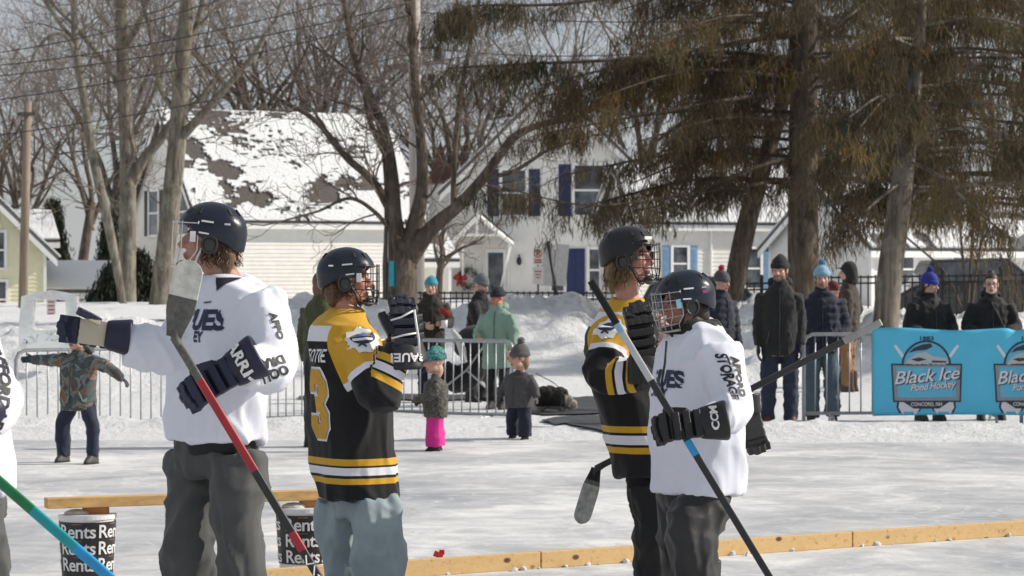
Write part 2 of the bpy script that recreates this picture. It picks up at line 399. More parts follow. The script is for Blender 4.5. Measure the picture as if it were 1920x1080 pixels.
BARK_G = bark('grey_bark', (.095, .080, .065), (.30, .27, .225), (.30, .31, .24), .75)
BARK_D = bark('dark_bark', (.055, .045, .037), (.175, .142, .118), (.21, .18, .145), .45)
BARK_P = bark('pale_bark', (.075, .062, .052), (.27, .24, .205), (.34, .31, .27), .6, 7, .10)
TWIG = simple('twig_bark', (0.17, 0.14, 0.115), 0.95, 0.3, 3); TWIG_FAR = simple('far_twig_bark', (0.19, 0.16, 0.145), 0.95, 0.25, 2)

# ------------------------------------------------------------------ houses
def frame2(corner, yaw, k=1.0):
    c, s = math.cos(yaw), math.sin(yaw); X = V(c, s, 0); Y = V(-s, c, 0)
    return lambda x, y, z: Vector(corner) + X * x * k + Y * y * k + V(0, 0, H + (z - H) * k)
def siding(mb, T, a, b, z0, z1, out, clip=None, row=0.13):
    """lapped boards from local (x,y) a to b; clip(z) gives the kept 0..1 range"""
    z = z0; n = Vector(out)
    while z < z1 - 0.01:
        zt = min(z + row, z1); ks = [clip(z) if clip else (0, 1), clip(zt) if clip else (0, 1)]
        def pt(t, zz, o): return T(a[0] + (b[0] - a[0]) * t + n.x * o, a[1] + (b[1] - a[1]) * t + n.y * o, zz)
        if ks[0][1] - ks[0][0] > 0.004:
            A, B = pt(ks[0][0], z, 0.022), pt(ks[0][1], z, 0.022); C, D = pt(ks[1][1], zt, 0.004), pt(ks[1][0], zt, 0.004)
            mb.quad(A, B, C, D); mb.quad(pt(ks[0][0], z, 0.004), pt(ks[0][1], z, 0.004), B, A)
        z = zt
def tbox(mb, T, lo, hi, m=0):
    v = [T(x, y, z) for x in (lo[0], hi[0]) for y in (lo[1], hi[1]) for z in (lo[2], hi[2])]
    mb.add(v, [(0, 1, 3, 2), (4, 6, 7, 5), (0, 4, 5, 1), (2, 3, 7, 6), (0, 2, 6, 4), (1, 5, 7, 3)], m)
def slab(mb, pts, t):
    """thick sheet from 4 corners, thickened along its normal"""
    p = [Vector(q) for q in pts]; n = (p[1] - p[0]).cross(p[3] - p[0]).normalized() * t
    mb.add(p + [q + n for q in p], [(3, 2, 1, 0), (4, 5, 6, 7), (0, 1, 5, 4), (1, 2, 6, 5), (2, 3, 7, 6), (3, 0, 4, 7)])
def roof_snow(parent, A, B, C, D, keep, mat=None, nx=90, ny=46, t=0.05, lift=0.012, name='snow_cover'):
    """snow lying on the roof plane A(eave left) B(eave right) C(ridge right) D(ridge left); bare where it has slid off"""
    A, B, C, D = (Vector(p) for p in (A, B, C, D)); n = (B - A).cross(D - A).normalized()
    if n.z < 0: n = -n
    v = []; f = []
    for j in range(ny + 1):
        for i in range(nx + 1):
            s, w = i / nx, j / ny; p = (A.lerp(B, s)).lerp(D.lerp(C, s), w)
            v.append(p + n * (lift + 0.02 * noise.noise(p * 1.3)))
    for j in range(ny):
        for i in range(nx):
            if keep((i + .5) / nx, (j + .5) / ny): f.append((j * (nx + 1) + i, j * (nx + 1) + i + 1, (j + 1) * (nx + 1) + i + 1, (j + 1) * (nx + 1) + i))
    me = mesh_of([p - wloc(parent) for p in v], f, False); bm = bmesh.new(); bm.from_mesh(me)
    bmesh.ops.delete(bm, geom=[q for q in bm.verts if not q.link_faces], context='VERTS'); bmesh.ops.recalc_face_normals(bm, faces=bm.faces[:]); bm.to_mesh(me); bm.free()
    o = link(name, me, parent, mat or SNOW); md = o.modifiers.new('t', 'SOLIDIFY'); md.thickness = t; md.offset = 1; return o
def window(root, T, face, u, z, w, h, shutter=None, sides=(1, 1), sw=0.36, pane_rows=2, trimw=0.09):
    """face: (origin xy, along xy, outward xy); u along the wall, z of sill"""
    o, al, n = (Vector(q) for q in face)
    def pt(a, zz, d): q = o + al * a + n * d; return T(q.x, q.y, zz)
    def bx(mb, a0, a1, z0, z1, d0, d1):
        v = [pt(a, zz, d) for a in (a0, a1) for d in (d0, d1) for zz in (z0, z1)]
        mb.add(v, [(0, 1, 3, 2), (4, 6, 7, 5), (0, 4, 5, 1), (2, 3, 7, 6), (0, 2, 6, 4), (1, 5, 7, 3)])
    mb = MB(); t = trimw
    bx(mb, u - t, u, z - t, z + h + t, 0.0, 0.07); bx(mb, u + w, u + w + t, z - t, z + h + t, 0.0, 0.07)
    bx(mb, u, u + w, z + h, z + h + t, 0, 0.068); bx(mb, u, u + w, z - t, z, 0, 0.11)
    for k in range(1, pane_rows): bx(mb, u, u + w, z + h * k / pane_rows - 0.03, z + h * k / pane_rows + 0.03, 0.0, 0.055)
    f = mb.obj('window', TRIM, root)
    for k in range(pane_rows):
        mb = MB(); z0, z1 = z + h * k / pane_rows + (0.03 if k else 0), z + h * (k + 1) / pane_rows - (0.03 if k < pane_rows - 1 else 0)
        bx(mb, u, u + w, z0, z1, 0.005, 0.034); mb.obj('pane', GLASS, f)
    if shutter:
        for sd, on in zip((-1, 1), sides):
            if not on: continue
            a0 = u - t - 0.02 - sw if sd < 0 else u + w + t + 0.02
            mb = MB(); bx(mb, a0, a0 + sw, z - 0.04, z + h + 0.04, 0.01, 0.045)
            k = z + 0.05
            while k < z + h - 0.05: bx(mb, a0 + 0.05, a0 + sw - 0.05, k, k + 0.035, 0.045, 0.06); k += 0.075
            mb.obj('shutter', shutter, root)
    return f
def gable_house(name, label, px, d, yaw, w, dp, z0, ze, zr, ridge, wall, roofm, ov=0.28, keep=None, snow=True, anchor='left', k=1.0):
    cx = (px - CX) / F * d; c = V(cx, d, 0)
    if anchor == 'right': c -= V(math.cos(yaw), math.sin(yaw), 0) * w
    T = frame2(c, yaw, k); root = empty(name, c + V(0, 0, z0), label, 'house')
    mb = MB()
    if ridge == 'x':
        cg = lambda z: (0, 1) if z <= ze else (0.5 * (z - ze) / (zr - ze), 1 - 0.5 * (z - ze) / (zr - ze))
        siding(mb, T, (0, 0), (w, 0), z0, ze, (0, -1)); siding(mb, T, (w, dp), (0, dp), z0, ze, (0, 1))
        siding(mb, T, (0, dp), (0, 0), z0, zr, (-1, 0), cg); siding(mb, T, (w, 0), (w, dp), z0, zr, (1, 0), cg)
    else:
        cg = lambda z: (0, 1) if z <= ze else (0.5 * (z - ze) / (zr - ze), 1 - 0.5 * (z - ze) / (zr - ze))
        siding(mb, T, (0, 0), (w, 0), z0, zr, (0, -1), cg); siding(mb, T, (w, dp), (0, dp), z0, zr, (0, 1), cg)
        siding(mb, T, (0, dp), (0, 0), z0, ze, (-1, 0)); siding(mb, T, (w, 0), (w, dp), z0, ze, (1, 0))
    mb.obj('wall', wall, root)
    for x, y in ((0, 0), (w, 0), (w, dp), (0, dp)):
        mb = MB(); tbox(mb, T, (x - 0.05, y - 0.05, z0), (x + 0.05, y + 0.05, ze - 0.02)); mb.obj('corner_board', TRIM, root)
    mb = MB(); mt = MB(); sn = []
    if ridge == 'x':
        sl = (zr - ze) / (dp / 2); dz = ov * sl; th = 0.10
        for ys, yr in ((-ov, dp / 2), (dp + ov, dp / 2)):
            A, B, C, D = T(-ov, ys, ze - dz), T(w + ov, ys, ze - dz), T(w + ov, yr, zr), T(-ov, yr, zr)
            if ys > 0: A, B, C, D = B, A, D, C
            slab(mb, (A, B, C, D), th); sn.append((A, B, C, D, th))
        tbox(mt, T, (-ov, -ov - 0.02, ze - dz - 0.20), (w + ov, -ov + 0.04, ze - dz - 0.012))
        tbox(mt, T, (-ov, -ov + 0.05, ze - dz - 0.16), (w + ov, 0.0, ze - dz - 0.11))
        for x in (-ov - 0.012, w + ov - 0.03):
            for ys, yr in ((-ov, dp / 2), (dp + ov, dp / 2)):
                a, b2 = T(x, ys, ze - dz - 0.2), T(x, yr, zr - 0.2); c2, d2 = T(x, yr, zr - 0.015), T(x, ys, ze - dz - 0.015)
                off = T(x + 0.04, 0, 0) - T(x, 0, 0)
                mt.add([a, b2, c2, d2, a + off, b2 + off, c2 + off, d2 + off], [(0, 1, 2, 3), (7, 6, 5, 4), (0, 4, 5, 1), (1, 5, 6, 2), (2, 6, 7, 3), (3, 7, 4, 0)])
    else:
        sl = (zr - ze) / (w / 2); dz = ov * sl; th = 0.10
        for xs, s in ((-ov, -1), (w + ov, 1)):
            A, B, C, D = T(xs, -ov, ze - dz), T(xs, dp + ov, ze - dz), T(w / 2, dp + ov, zr), T(w / 2, -ov, zr)
            if s < 0: A, B, C, D = B, A, D, C
            slab(mb, (A, B, C, D), th); sn.append((A, B, C, D, th))
            a, b2 = T(xs, -ov - 0.012, ze - dz - 0.22), T(w / 2, -ov - 0.012, zr - 0.22); c2, d2 = T(w / 2, -ov - 0.012, zr - 0.015), T(xs, -ov - 0.012, ze - dz - 0.015)
            off = T(0, 0.04, 0) - T(0, 0, 0)
            mt.add([a, b2, c2, d2, a + off, b2 + off, c2 + off, d2 + off], [(0, 1, 2, 3), (7, 6, 5, 4), (0, 4, 5, 1), (1, 5, 6, 2), (2, 6, 7, 3), (3, 7, 4, 0)])
    r = mb.obj('roof', roofm, root); mt.obj('trim_board', TRIM, root)
    if snow:
        for i, (A, B, C, D, th) in enumerate(sn):
            up = (B - A).cross(D - A).normalized(); up = up if up.z > 0 else -up
            roof_snow(r, A + up * th, B + up * th, C + up * th, D + up * th, keep if (keep and i == 0) else (lambda s, t: True), nx=230 if i == 0 and keep else 8, ny=120 if i == 0 and keep else 4)
    return root, T

def keep_main(s, t):
    rw = math.floor((t + .006 * noise.noise((s * 30, t * 20, 0))) * 40) / 40 * .7 + t * .3; q = noise.noise((s * 5.2 + 3.3, rw * 5.0, 2.0)) + 0.55 * noise.noise((s * 15, rw * 17, 5.0)) + 0.45 * noise.noise((s * 34, rw * 47, 8)) + .22 * noise.noise((s * 80, t * 60, 2))
    if noise.noise((s * 26, rw * 61, 3.5)) > .52 and noise.noise((s * 4, rw * 4, 6.5)) > -.1: return False
    bare = 0
    for cx_, cy_, rx, ry in ((0.10, 0.66, .07, .14), (0.18, 0.46, .10, .16), (0.30, 0.25, .10, .14), (0.17, 0.30, .04, .09), (0.56, 0.26, .09, .13), (0.78, 0.35, .08, .12)):
        bare = max(bare, 1 - ((s - cx_) / rx) ** 2 - ((t - cy_) / ry) ** 2)
    thin = sstep(.35, .85, t) * (.55 + .6 * noise.noise((s * 3.1, t * 2.0, 9.0))) * (1.15 - .95 * sstep(.35, .75, s)) + .12
    if noise.noise((s * 42, rw * 83, 1.7)) * .8 + noise.noise((s * 13, rw * 29, 4.2)) * .6 > .78 - thin * .75: return False
    if t > 0.93 and 0.1 < s < 0.97: bare = max(bare, 0.55 + 0.3 * math.sin(s * 14))
    if 0.78 < t < 0.95 and 0.25 < s < 0.5: bare = max(bare, 0.35)
    return not (bare + 1.25 * q > 0.50 and bare > -0.25)
h1, T1 = gable_house('white_house', 'white clapboard house with black shutters and patchy snow on its brown roof', 374, 86, R(30), 7.9, 5.7, 0.15, 3.55, 6.95, 'x', CREAM_P, SHING, keep=keep_main)
gab = ((0, 0, 0), (0, 1, 0), (-1, 0, 0))
window(h1, T1, gab, 3.35, 2.85, 0.78, 1.45, BLACKP, sw=0.34); window(h1, T1, gab, 0.75, 2.85, 0.78, 1.45, BLACKP, sw=0.34)
window(h1, T1, gab, 3.0, 0.45, 0.78, 1.45, BLACKP, sw=0.34)
# low wing on the right of the white house
hw, Tw = gable_house('low_wing_house', 'low cream clapboard wing with thick snow on its roof behind the street pole', 748, 91, R(18), 1.8, 4.0, 0.15, 2.1, 3.1, 'x', CREAM_P, SHING, keep=lambda s, t: not (t > 0.42 and 0.12 < s < 0.9 and noise.noise((s * 6, t * 6, 3)) > -0.25))
# gable-fronted house in the shade
h2, T2 = gable_house('gable_fronted_house', 'pale grey gable-fronted house with dark blue shutters and a small porch', 846, 95, R(1), 6.1, 6.0, 0.2, 4.3, 7.3, 'y', WHITE_P, GREYSH, ov=0.35, k=1.173)
fr = ((0, 0, 0), (1, 0, 0), (0, -1, 0))
window(h2, T2, fr, 1.55, 3.35, 0.70, 1.35, BLUEP, sw=0.34); window(h2, T2, fr, 3.75, 3.35, 0.85, 1.5, BLUEP, sw=0.38)
window(h2, T2, fr, 3.05, 1.05, 0.36, 1.25, None); window(h2, T2, fr, 4.20, 1.05, 0.62, 1.25, None)
mb = MB(); tbox(mb, T2, (3.47, -0.06, 0.35), (4.06, -0.01, 2.33)); tbox(mb, T2, (3.53, -0.075, 0.45), (3.75, -0.061, 2.25)); tbox(mb, T2, (3.79, -0.075, 0.45), (4.0, -0.061, 2.25)); mb.obj('blue_door', BLUEP, h2)
# porch roof, brackets, glazed door, lantern, wreath
mb = MB(); pe, pr = 2.45, 3.30; px0, px1, pxm, yo = -0.02, 2.05, 0.78, -1.25
for xs in (px0, px1 - 0.2):
    A, B, C, D = T2(xs, yo, pe), T2(xs, 0.0, pe), T2(pxm + (0.12 if xs > 0.5 else 0), 0.0, pr), T2(pxm + (0.12 if xs > 0.5 else 0), yo, pr)
    if xs > 0.5: slab(mb, (A, B, C, D), 0.09)
    else: slab(mb, (B, A, D, C), 0.09)
pro = mb.obj('porch_roof', GREYSH, h2)
roof_snow(pro, T2(px1 - 0.2, yo, pe) + V(0.08, 0, 0.08), T2(px1 - 0.2, 0, pe) + V(0.08, 0, 0.08), T2(pxm + .12, 0, pr) + V(0.08, 0, 0.08), T2(pxm + .12, yo, pr) + V(0.08, 0, 0.08), lambda s, t: 0.06 < t and s > 0.06, nx=20, ny=12)
mb = MB()
def beam(a, b, r=0.05): mb.tube([T2(*a), T2(*b)], r, 4)
beam((px0, yo, pe), (pxm + .05, yo, pr), 0.08); beam((px1 - .2, yo, pe), (pxm + .05, yo, pr), 0.08)
beam((0.25, yo, pe + 0.28), (1.5, yo, pe + 0.28)); beam((pxm, yo, pe + .28), (pxm, yo, pr)); beam((px0, yo, pe), (px0, 0, pe)); beam((px1 - .2, yo, pe), (px1 - .2, 0, pe))
beam((0.35, 0, 1.1), (0.35, yo, pe), 0.045); beam((1.5, 0, 1.1), (1.78, yo, pe), 0.045); beam((0.98, -0.03, 0.3), (0.98, -0.03, 2.5), 0.06); beam((1.72, -0.03, 0.3), (1.72, -0.03, 2.5), 0.06); beam((0.35, -0.03, 0.9), (0.35, -0.03, 2.5), 0.05)
mb.obj('porch_frame', TRIM, h2)
mb = MB(); tbox(mb, T2, (1.04, -0.05, 0.3), (1.66, -0.01, 2.32)); dr = mb.obj('glazed_door', TRIM, h2)
mb = MB(); tbox(mb, T2, (1.12, -0.07, 0.95), (1.58, -0.051, 2.2)); mb.obj('pane', GLASS, dr)
mb = MB(); mb.ell(T2(2.06, -0.12, 1.95), (0.09, 0.09, 0.16)); mb.box(T2(2.06, -0.06, 2.12), (0.06, 0.12, 0.05)); mb.obj('wall_lantern', IRON, h2)
mb = MB(); wr = random.Random(3); wc = T2(0.52, -0.30, 1.42)
for i in range(700):
    a = wr.random() * 6.283; q = wr.gauss(0, 0.07); c = wc + V(math.cos(a) * (0.30 + q), wr.gauss(0, .05), math.sin(a) * (0.30 + q)); dr_ = V(math.cos(a + wr.uniform(.6, 2.2)), wr.uniform(-.6, .2), math.sin(a + wr.uniform(.6, 2.2))) * wr.uniform(.06, .13); s = V(wr.uniform(-1, 1), wr.uniform(-1, 1), wr.uniform(-1, 1)).cross(dr_).normalized() * 0.012
    mb.add([c - s, c + s, c + dr_], [(0, 1, 2)])
wreath = empty('wreath', wc, 'round evergreen wreath with red bow hung beside the porch', 'wreath')
mb.obj('needles', simple('fir_green', (0.025, 0.05, 0.02), 0.8), wreath)
mb = MB()
for sgn in (-1, 1): mb.ell(wc + V(-.28 + .12 * sgn, -.1, .05), (.14, .05, .10), Matrix.Rotation(sgn * .5, 3, 'Y'), 10, 6); mb.ell(wc + V(-.28 + .08 * sgn, -.1, -.14), (.05, .03, .16), Matrix.Rotation(-sgn * .3, 3, 'Y'), 8, 6)
mb.obj('bow', simple('red_ribbon', (0.35, 0.01, 0.012), 0.5), wreath, True)
# long cream house, lit front, light blue shutters
h3, T3 = gable_house('long_cream_house', 'long cream clapboard house with light blue shutters behind the evergreens', 1195, 84, R(24), 5.6, 2.6, 0.25, 3.45, 5.0, 'x', CREAM_P, GREYSH)
for u, z, w, h in ((1.25, 1.35, 0.5, 1.05), (3.85, 1.1, 0.55, 1.25)): window(h3, T3, fr, u, z, w, h, SKYP, sw=0.26)
mb = MB(); mb.tube([T3(2.6, -0.06, 0.3), T3(2.6, -0.06, 3.4)], 0.04, 8); mb.obj('downspout', TRIM, h3)
# house on the right with a shaded gable
h4, T4 = gable_house('right_gable_house', 'grey-white gable house with snowy roof beyond the leaning trunk', 1634, 78, R(34), 7.5, 4.6, 0.25, 2.45, 4.15, 'x', WHITE_P, GREYSH, keep=lambda s, t: noise.noise((s * 9, t * 5, 1)) > -0.18)
window(h4, T4, fr, 1.0, 1.2, 0.6, 1.0, None); window(h4, T4, fr, 3.2, 1.2, 0.7, 1.0, None)
h5, T5 = gable_house('far_right_house', 'low house with dark roof under snow at the far right', 1700, 92, R(30), 9.0, 7, 0.3, 2.6, 4.6, 'x', CREAM_P, GREYSH)
# yellow house and its white annexe
h6, T6 = gable_house('yellow_house', 'pale yellow clapboard house with white trim beside the utility pole', 84, 84, R(16), 6.3, 8.0, 0.1, 2.35, 5.45, 'y', YEL_P, GREYSH, ov=0.36, anchor='right')
for u, z in ((4.55, 1.75), (4.6, -0.05 + 0.25)): window(h6, T6, fr, u, z, 0.48, 1.1, None)
window(h6, T6, fr, 2.4, 3.1, 0.7, 1.1, None)
h6b, T6b = gable_house('yellow_rear_house', 'small yellow wall and snowy roof peeping above the yellow house eave', 95, 93, R(16), 4.0, 5, 0.2, 2.75, 3.7, 'x', YEL_P, GREYSH, anchor='right')
h7, T7 = gable_house('white_annexe', 'low white annexe with thick snow roof between yellow house and dark bush', 92, 86, R(10), 1.95, 4.5, 0.1, 1.0, 1.85, 'x', WHITE_P, GREYSH, ov=0.15)
window(h7, T7, fr, 0.25, 0.2, 0.30, 0.6, None); window(h7, T7, fr, 1.2, 0.2, 0.4, 0.6, None)
# shingled turret roof
tr = empty('turret', P(826, 400, 104) * 1, 'pointed brown shingled turret roof above the low wing', 'turret')
mb = MB(); c = P(826, 345, 104); q = 0.52
base = [c + V(sx * q, sy * q, 0) for sx, sy in ((-1, -1), (1, -1), (1, 1), (-1, 1))]; mb.add(base + [P(826, 262, 104)], [(0, 1, 4), (1, 2, 4), (2, 3, 4), (3, 0, 4), (3, 2, 1, 0)])
mb.obj('roof', simple('red_brown_shingles', (0.12, 0.06, 0.05), 0.9, 0.3, 20, bmp=0.6), tr)
mb = MB(); mb.box(c + V(0, 0, -2.4), (0.86, 0.86, 4.78)); mb.obj('wall', WHITE_P, tr)

# ------------------------------------------------------------------ bare trees
def bend(d, rng, k, up=0.0):
    v = d + V(rng.gauss(0, k), rng.gauss(0, k), rng.gauss(0, k) + up); return v.normalized()
def grow(big, tw, p, d, L, r, lvl, rng, spec):
    nseg = 5 if lvl < 2 else 4; pts = [p.copy()]; rr = [r]; q = p.copy(); dd = d.copy()
    end = r * (0.45 if lvl < 3 else 0.25); dirs = []
    for i in range(nseg):
        dd = bend(dd, rng, spec['kink'] * (1 + 0.3 * lvl), spec['up']); q = q + dd * (L / nseg); pts.append(q.copy()); dirs.append(dd.copy())
        rr.append(max(r + (end - r) * (i + 1) / nseg, spec['rmin']))
    (big if r > spec['split'] else tw).tube(pts, rr, 7 if r > 0.05 else 5 if r > 0.02 else 3, cap=False)
    if lvl >= spec['lv']: return
    nc = spec['nc'][min(lvl, len(spec['nc']) - 1)]
    for k in range(nc):
        t = rng.uniform(0.25, 1.0) if k else 1.0
        i = min(int(t * nseg), nseg - 1); f = t * nseg - i; bp = pts[i].lerp(pts[i + 1], min(f, 1)); br = rr[i] + (rr[i + 1] - rr[i]) * min(f, 1)
        a = rng.uniform(0.35, 0.95) if k else rng.uniform(0.1, 0.4); ax = dirs[i].orthogonal().normalized(); ax.rotate(Matrix.Rotation(rng.random() * 6.283, 3, dirs[i]))
        nd = dirs[i].copy(); nd.rotate(Matrix.Rotation(a, 3, ax))
        grow(big, tw, bp, nd, L * rng.uniform(0.5, 0.78), max(br * rng.uniform(0.5, 0.72), spec['rmin']), lvl + 1, rng, spec)
def tree_obj(name, label, big, tw, base, barkm, twm, group=None):
    root = empty(name, base, label, 'tree', group)
    big.obj('trunk', barkm, root, True); o = tw.obj('crown', twm, root, True); return root
def px_tree(name, label, limbs, d, seed, spec, barkm, twm, twig_every=0.35, d0=None):
    """limbs: list of [(px,py,depth offset,radius px)...]; first is the trunk"""
    rng = random.Random(seed); big, tw = MB(), MB(); base = None
    for li, limb in enumerate(limbs):
        pts = [P(x, y, d + dd) for x, y, dd, r in limb]; rad = [r * d / F for x, y, dd, r in limb]
        if base is None: base = V(pts[0].x, pts[0].y, terrain(pts[0].x, pts[0].y) - .1); pts[0].z = min(pts[0].z, base.z)
        q = catmull([tuple(p) + (rr,) for p, rr in zip(pts, rad)], 6)
        big.tube([Vector(p[:3]) for p in q], [float(p[3]) for p in q], 12 if max(rad) > 0.12 else 7)
        acc = 0; gap = twig_every
        for i in range(1, len(q)):
            a, b = Vector(q[i - 1][:3]), Vector(q[i][:3]); acc += (b - a).length
            if a.z < spec.get('zmin', 2.4): acc = 0; continue
            while acc > gap:
                acc -= gap; gap = twig_every * rng.uniform(0.4, 1.6); dirv = (b - a).normalized(); ax = dirv.orthogonal().normalized(); ax.rotate(Matrix.Rotation(rng.random() * 6.283, 3, dirv))
                nd = dirv.copy(); nd.rotate(Matrix.Rotation(rng.uniform(0.5, 1.2), 3, ax)); r0 = float(q[i][3])
                L = spec['L'] * rng.uniform(0.5, 1.25) * (0.55 + 0.45 * min(1, r0 / 0.12))
                grow(big, tw, a.lerp(b, rng.random()), nd, L, min(r0 * 0.5, rng.uniform(0.018, 0.045)), 1, rng, spec)
        if limb[-1][1] > -60: grow(big, tw, Vector(q[-1][:3]), (Vector(q[-1][:3]) - Vector(q[-3][:3])).normalized(), spec['L'], float(q[-1][3]), 1, rng, spec)
    return tree_obj(name, label, big, tw, base, barkm, twm)
SP = dict(kink=0.16, up=0.05, rmin=0.0062, split=0.03, lv=4, nc=[5, 4, 3, 3], L=2.0, zmin=2.6)
px_tree('bare_tree', 'grey-barked bare tree forking low left of the white house gable', [
    [(238, 640, 0, 21), (238, 520, 0, 17), (240, 340, 0, 15), (233, 180, 0, 13), (228, 60, 0, 12), (222, -120, 0, 10)],
    [(246, 345, 0, 9), (268, 300, -.1, 10), (300, 262, -.2, 9), (326, 225, -.3, 7), (372, 190, -.4, 5)],
    [(236, 190, 0, 8), (205, 130, .3, 5), (150, 60, .5, 4), (95, 5, .7, 3)],
    [(232, 90, 0, 8), (262, 40, -.4, 6), (290, -40, -.6, 5)]], 78, 11, SP, BARK_G, TWIG, 0.52)
px_tree('bare_tree', 'grey-barked bare tree whose trunk crosses the white house gable', [
    [(292, 650, 0, 25), (305, 520, 0, 19), (322, 370, 0, 18), (335, 230, 0, 17), (342, 110, 0, 15), (352, 0, 0, 14), (360, -130, 0, 12)],
    [(338, 260, 0, 10), (372, 222, -.3, 8), (420, 168, -.6, 6), (470, 110, -.8, 5), (500, 60, -1, 4)],
    [(344, 95, 0, 8), (372, 40, .3, 6), (385, -40, .4, 5)],
    [(330, 210, 0, 7), (300, 165, .4, 5), (285, 80, .6, 4), (262, -20, .8, 3)]], 76, 12, SP, BARK_G, TWIG, 0.52)
px_tree('bare_tree', 'slender leaning bare tree curving up at far left', [
    [(232, 560, 0, 7), (205, 430, 0, 9), (176, 300, 0, 9), (158, 190, 0, 8), (142, 90, 0, 7), (138, 0, 0, 6), (128, -100, 0, 4)],
    [(148, 110, 0, 5), (120, 66, -.2, 4), (84, 75, -.3, 3), (50, 130, -.4, 2.5), (35, 165, -.5, 2)],
    [(142, 80, 0, 4), (110, 40, .2, 4), (70, -20, .4, 3)]], 75, 13, SP, BARK_G, TWIG, 0.52)
px_tree('bare_tree', 'many-stemmed dark bare tree in front of the street pole', [
    [(752, 640, 0, 42), (750, 560, 0, 33), (748, 490, 0, 31), (738, 420, 0, 18), (733, 330, 0, 14), (720, 250, 0, 11), (690, 170, .2, 8), (660, 90, .3, 6), (640, -40, .3, 4)],
    [(760, 500, 0, 22), (778, 420, 0, 16), (792, 350, 0, 12), (788, 250, 0, 9), (776, 120, .2, 8), (770, -60, .3, 7)],
    [(765, 490, 0, 18), (808, 430, -.2, 15), (860, 385, -.4, 12), (905, 335, -.6, 10), (960, 262, -.8, 8), (1010, 235, -1, 6), (1080, 222, -1.2, 4)],
    [(735, 400, 0, 9), (700, 340, -.3, 8), (650, 295, -.5, 7), (590, 225, -.7, 5), (530, 190, -.9, 4)],
    [(740, 440, 0, 5), (700, 395, -.4, 4), (655, 372, -.6, 3.5), (600, 395, -.7, 2.5)],
    [(728, 300, 0, 7), (695, 230, .3, 6), (680, 160, .4, 5), (655, 60, .5, 4)],
    [(850, 392, -.4, 6), (852, 300, -.4, 5), (862, 190, -.4, 5), (880, 90, -.3, 4), (905, -30, -.2, 3)],
    [(905, 335, -.6, 5), (965, 320, -.8, 4), (1030, 280, -1, 3), (1090, 262, -1, 2)]], 58, 14, dict(SP, L=1.6), BARK_D, TWIG, 0.42)
# trees behind the houses: five kinds, copied
def far_tree(seed, h):
    rng = random.Random(seed); big, tw = MB(), MB(); p = V(0, 0, -0.1); d = V(0, 0, 1); pts = [p]; rr = [0.26]
    n = rng.choice((2, 3))
    for i in range(4): d = bend(d, rng, 0.05); p = p + d * h * 0.09; pts.append(p.copy()); rr.append(0.26 - 0.02 * i)
    big.tube(pts, rr, 8)
    for k in range(n + 2):
        a = rng.random() * 6.28; nd = V(math.cos(a) * .42, math.sin(a) * .42, 1).normalized()
        grow(big, tw, pts[-1] - V(0, 0, rng.uniform(0, h * .12)), nd, h * 0.42, 0.13, 0, rng, dict(kink=0.12, up=0.05, rmin=0.008, split=0.045, lv=4, nc=[5, 4, 3, 2], L=2))
    return big.mesh(True), tw.mesh(True)
FT = [far_tree(40 + i, 11 + i) for i in range(4)]
for b_, t_ in FT: b_.materials.append(BARK_D); t_.materials.append(TWIG_FAR)
fl = random.Random(77)
ORD = ['leftmost', 'second from left', 'third from left', 'fourth from left', 'fifth from left', 'rightmost']; cnt = {}
spots = [(20, 118, 1.0), (75, 98, .85), (150, 124, 1.0), (205, 112, 1.05), (420, 104, 1.2), (520, 101, 1.25), (585, 110, 1.2), (625, 118, 1.1), (840, 112, 1.0), (900, 105, 1.1), (1060, 112, 1.2), (1190, 108, 1.1), (1320, 115, 1.2), (1580, 110, 1.1), (1780, 106, 1.2), (1890, 116, 1.1)]
names = ['far left edge', 'beside the utility pole', 'above the dark spruce', 'left of the white house gable']
for i, (px, d, s) in enumerate(spots):
    p = V((px - CX) / F * d, d, 0.3); b_, t_ = FT[i % 4]
    where = 'above the yellow house' if px < 100 else 'left of the white house roof' if px < 300 else 'behind the white house roof' if px < 700 else 'above the gable-fronted house' if px < 1150 else 'behind the evergreens'
    cnt[where] = cnt.get(where, -1) + 1
    root = empty('background_tree', p, ORD[cnt[where]] + ' of the leafless brown trees ' + where, 'tree', 'leafless trees ' + where)
    for nm, me in (('trunk', b_), ('crown', t_)):
        o = link(nm, me, root); o.scale = (s, s, s); o.rotation_euler = (0, 0, fl.random() * 6.28)

# ------------------------------------------------------------------ hemlocks with hanging sprays
def foliage_mat():
    m, nt, b = new_mat('hemlock_foliage'); vec = coords(nt)
    a = N(nt, 'Attribute', attribute_name='tone'); n = noise_n(nt, vec, 0.9, 4)
    c1 = ramp(nt, a.outputs['Fac'], [(0.0, (0.028, 0.032, 0.022)), (0.30, (0.072, 0.072, 0.043)), (0.55, (0.130, 0.105, 0.060)), (0.80, (0.18, 0.132, 0.070)), (1.0, (0.31, 0.19, 0.055))])
    c2 = mixc(nt, ramp(nt, n, [(0.42, (0, 0, 0)), (0.6, (1, 1, 1))]), c1, (0.115, 0.09, 0.062))
    nt.links.new(c2, b.inputs['Base Color']); b.inputs['Roughness'].default_value = 0.85
    b.inputs['Specular IOR Level'].default_value = 0.15
    tr_ = N(nt, 'BsdfTranslucent'); nt.links.new(c2, tr_.inputs['Color']); ms = N(nt, 'MixShader'); ms.inputs[0].default_value = .38; out = nt.nodes['Material Output']
    nt.links.new(b.outputs[0], ms.inputs[1]); nt.links.new(tr_.outputs[0], ms.inputs[2]); nt.links.new(ms.outputs[0], out.inputs['Surface'])
    return m
FOL = foliage_mat()
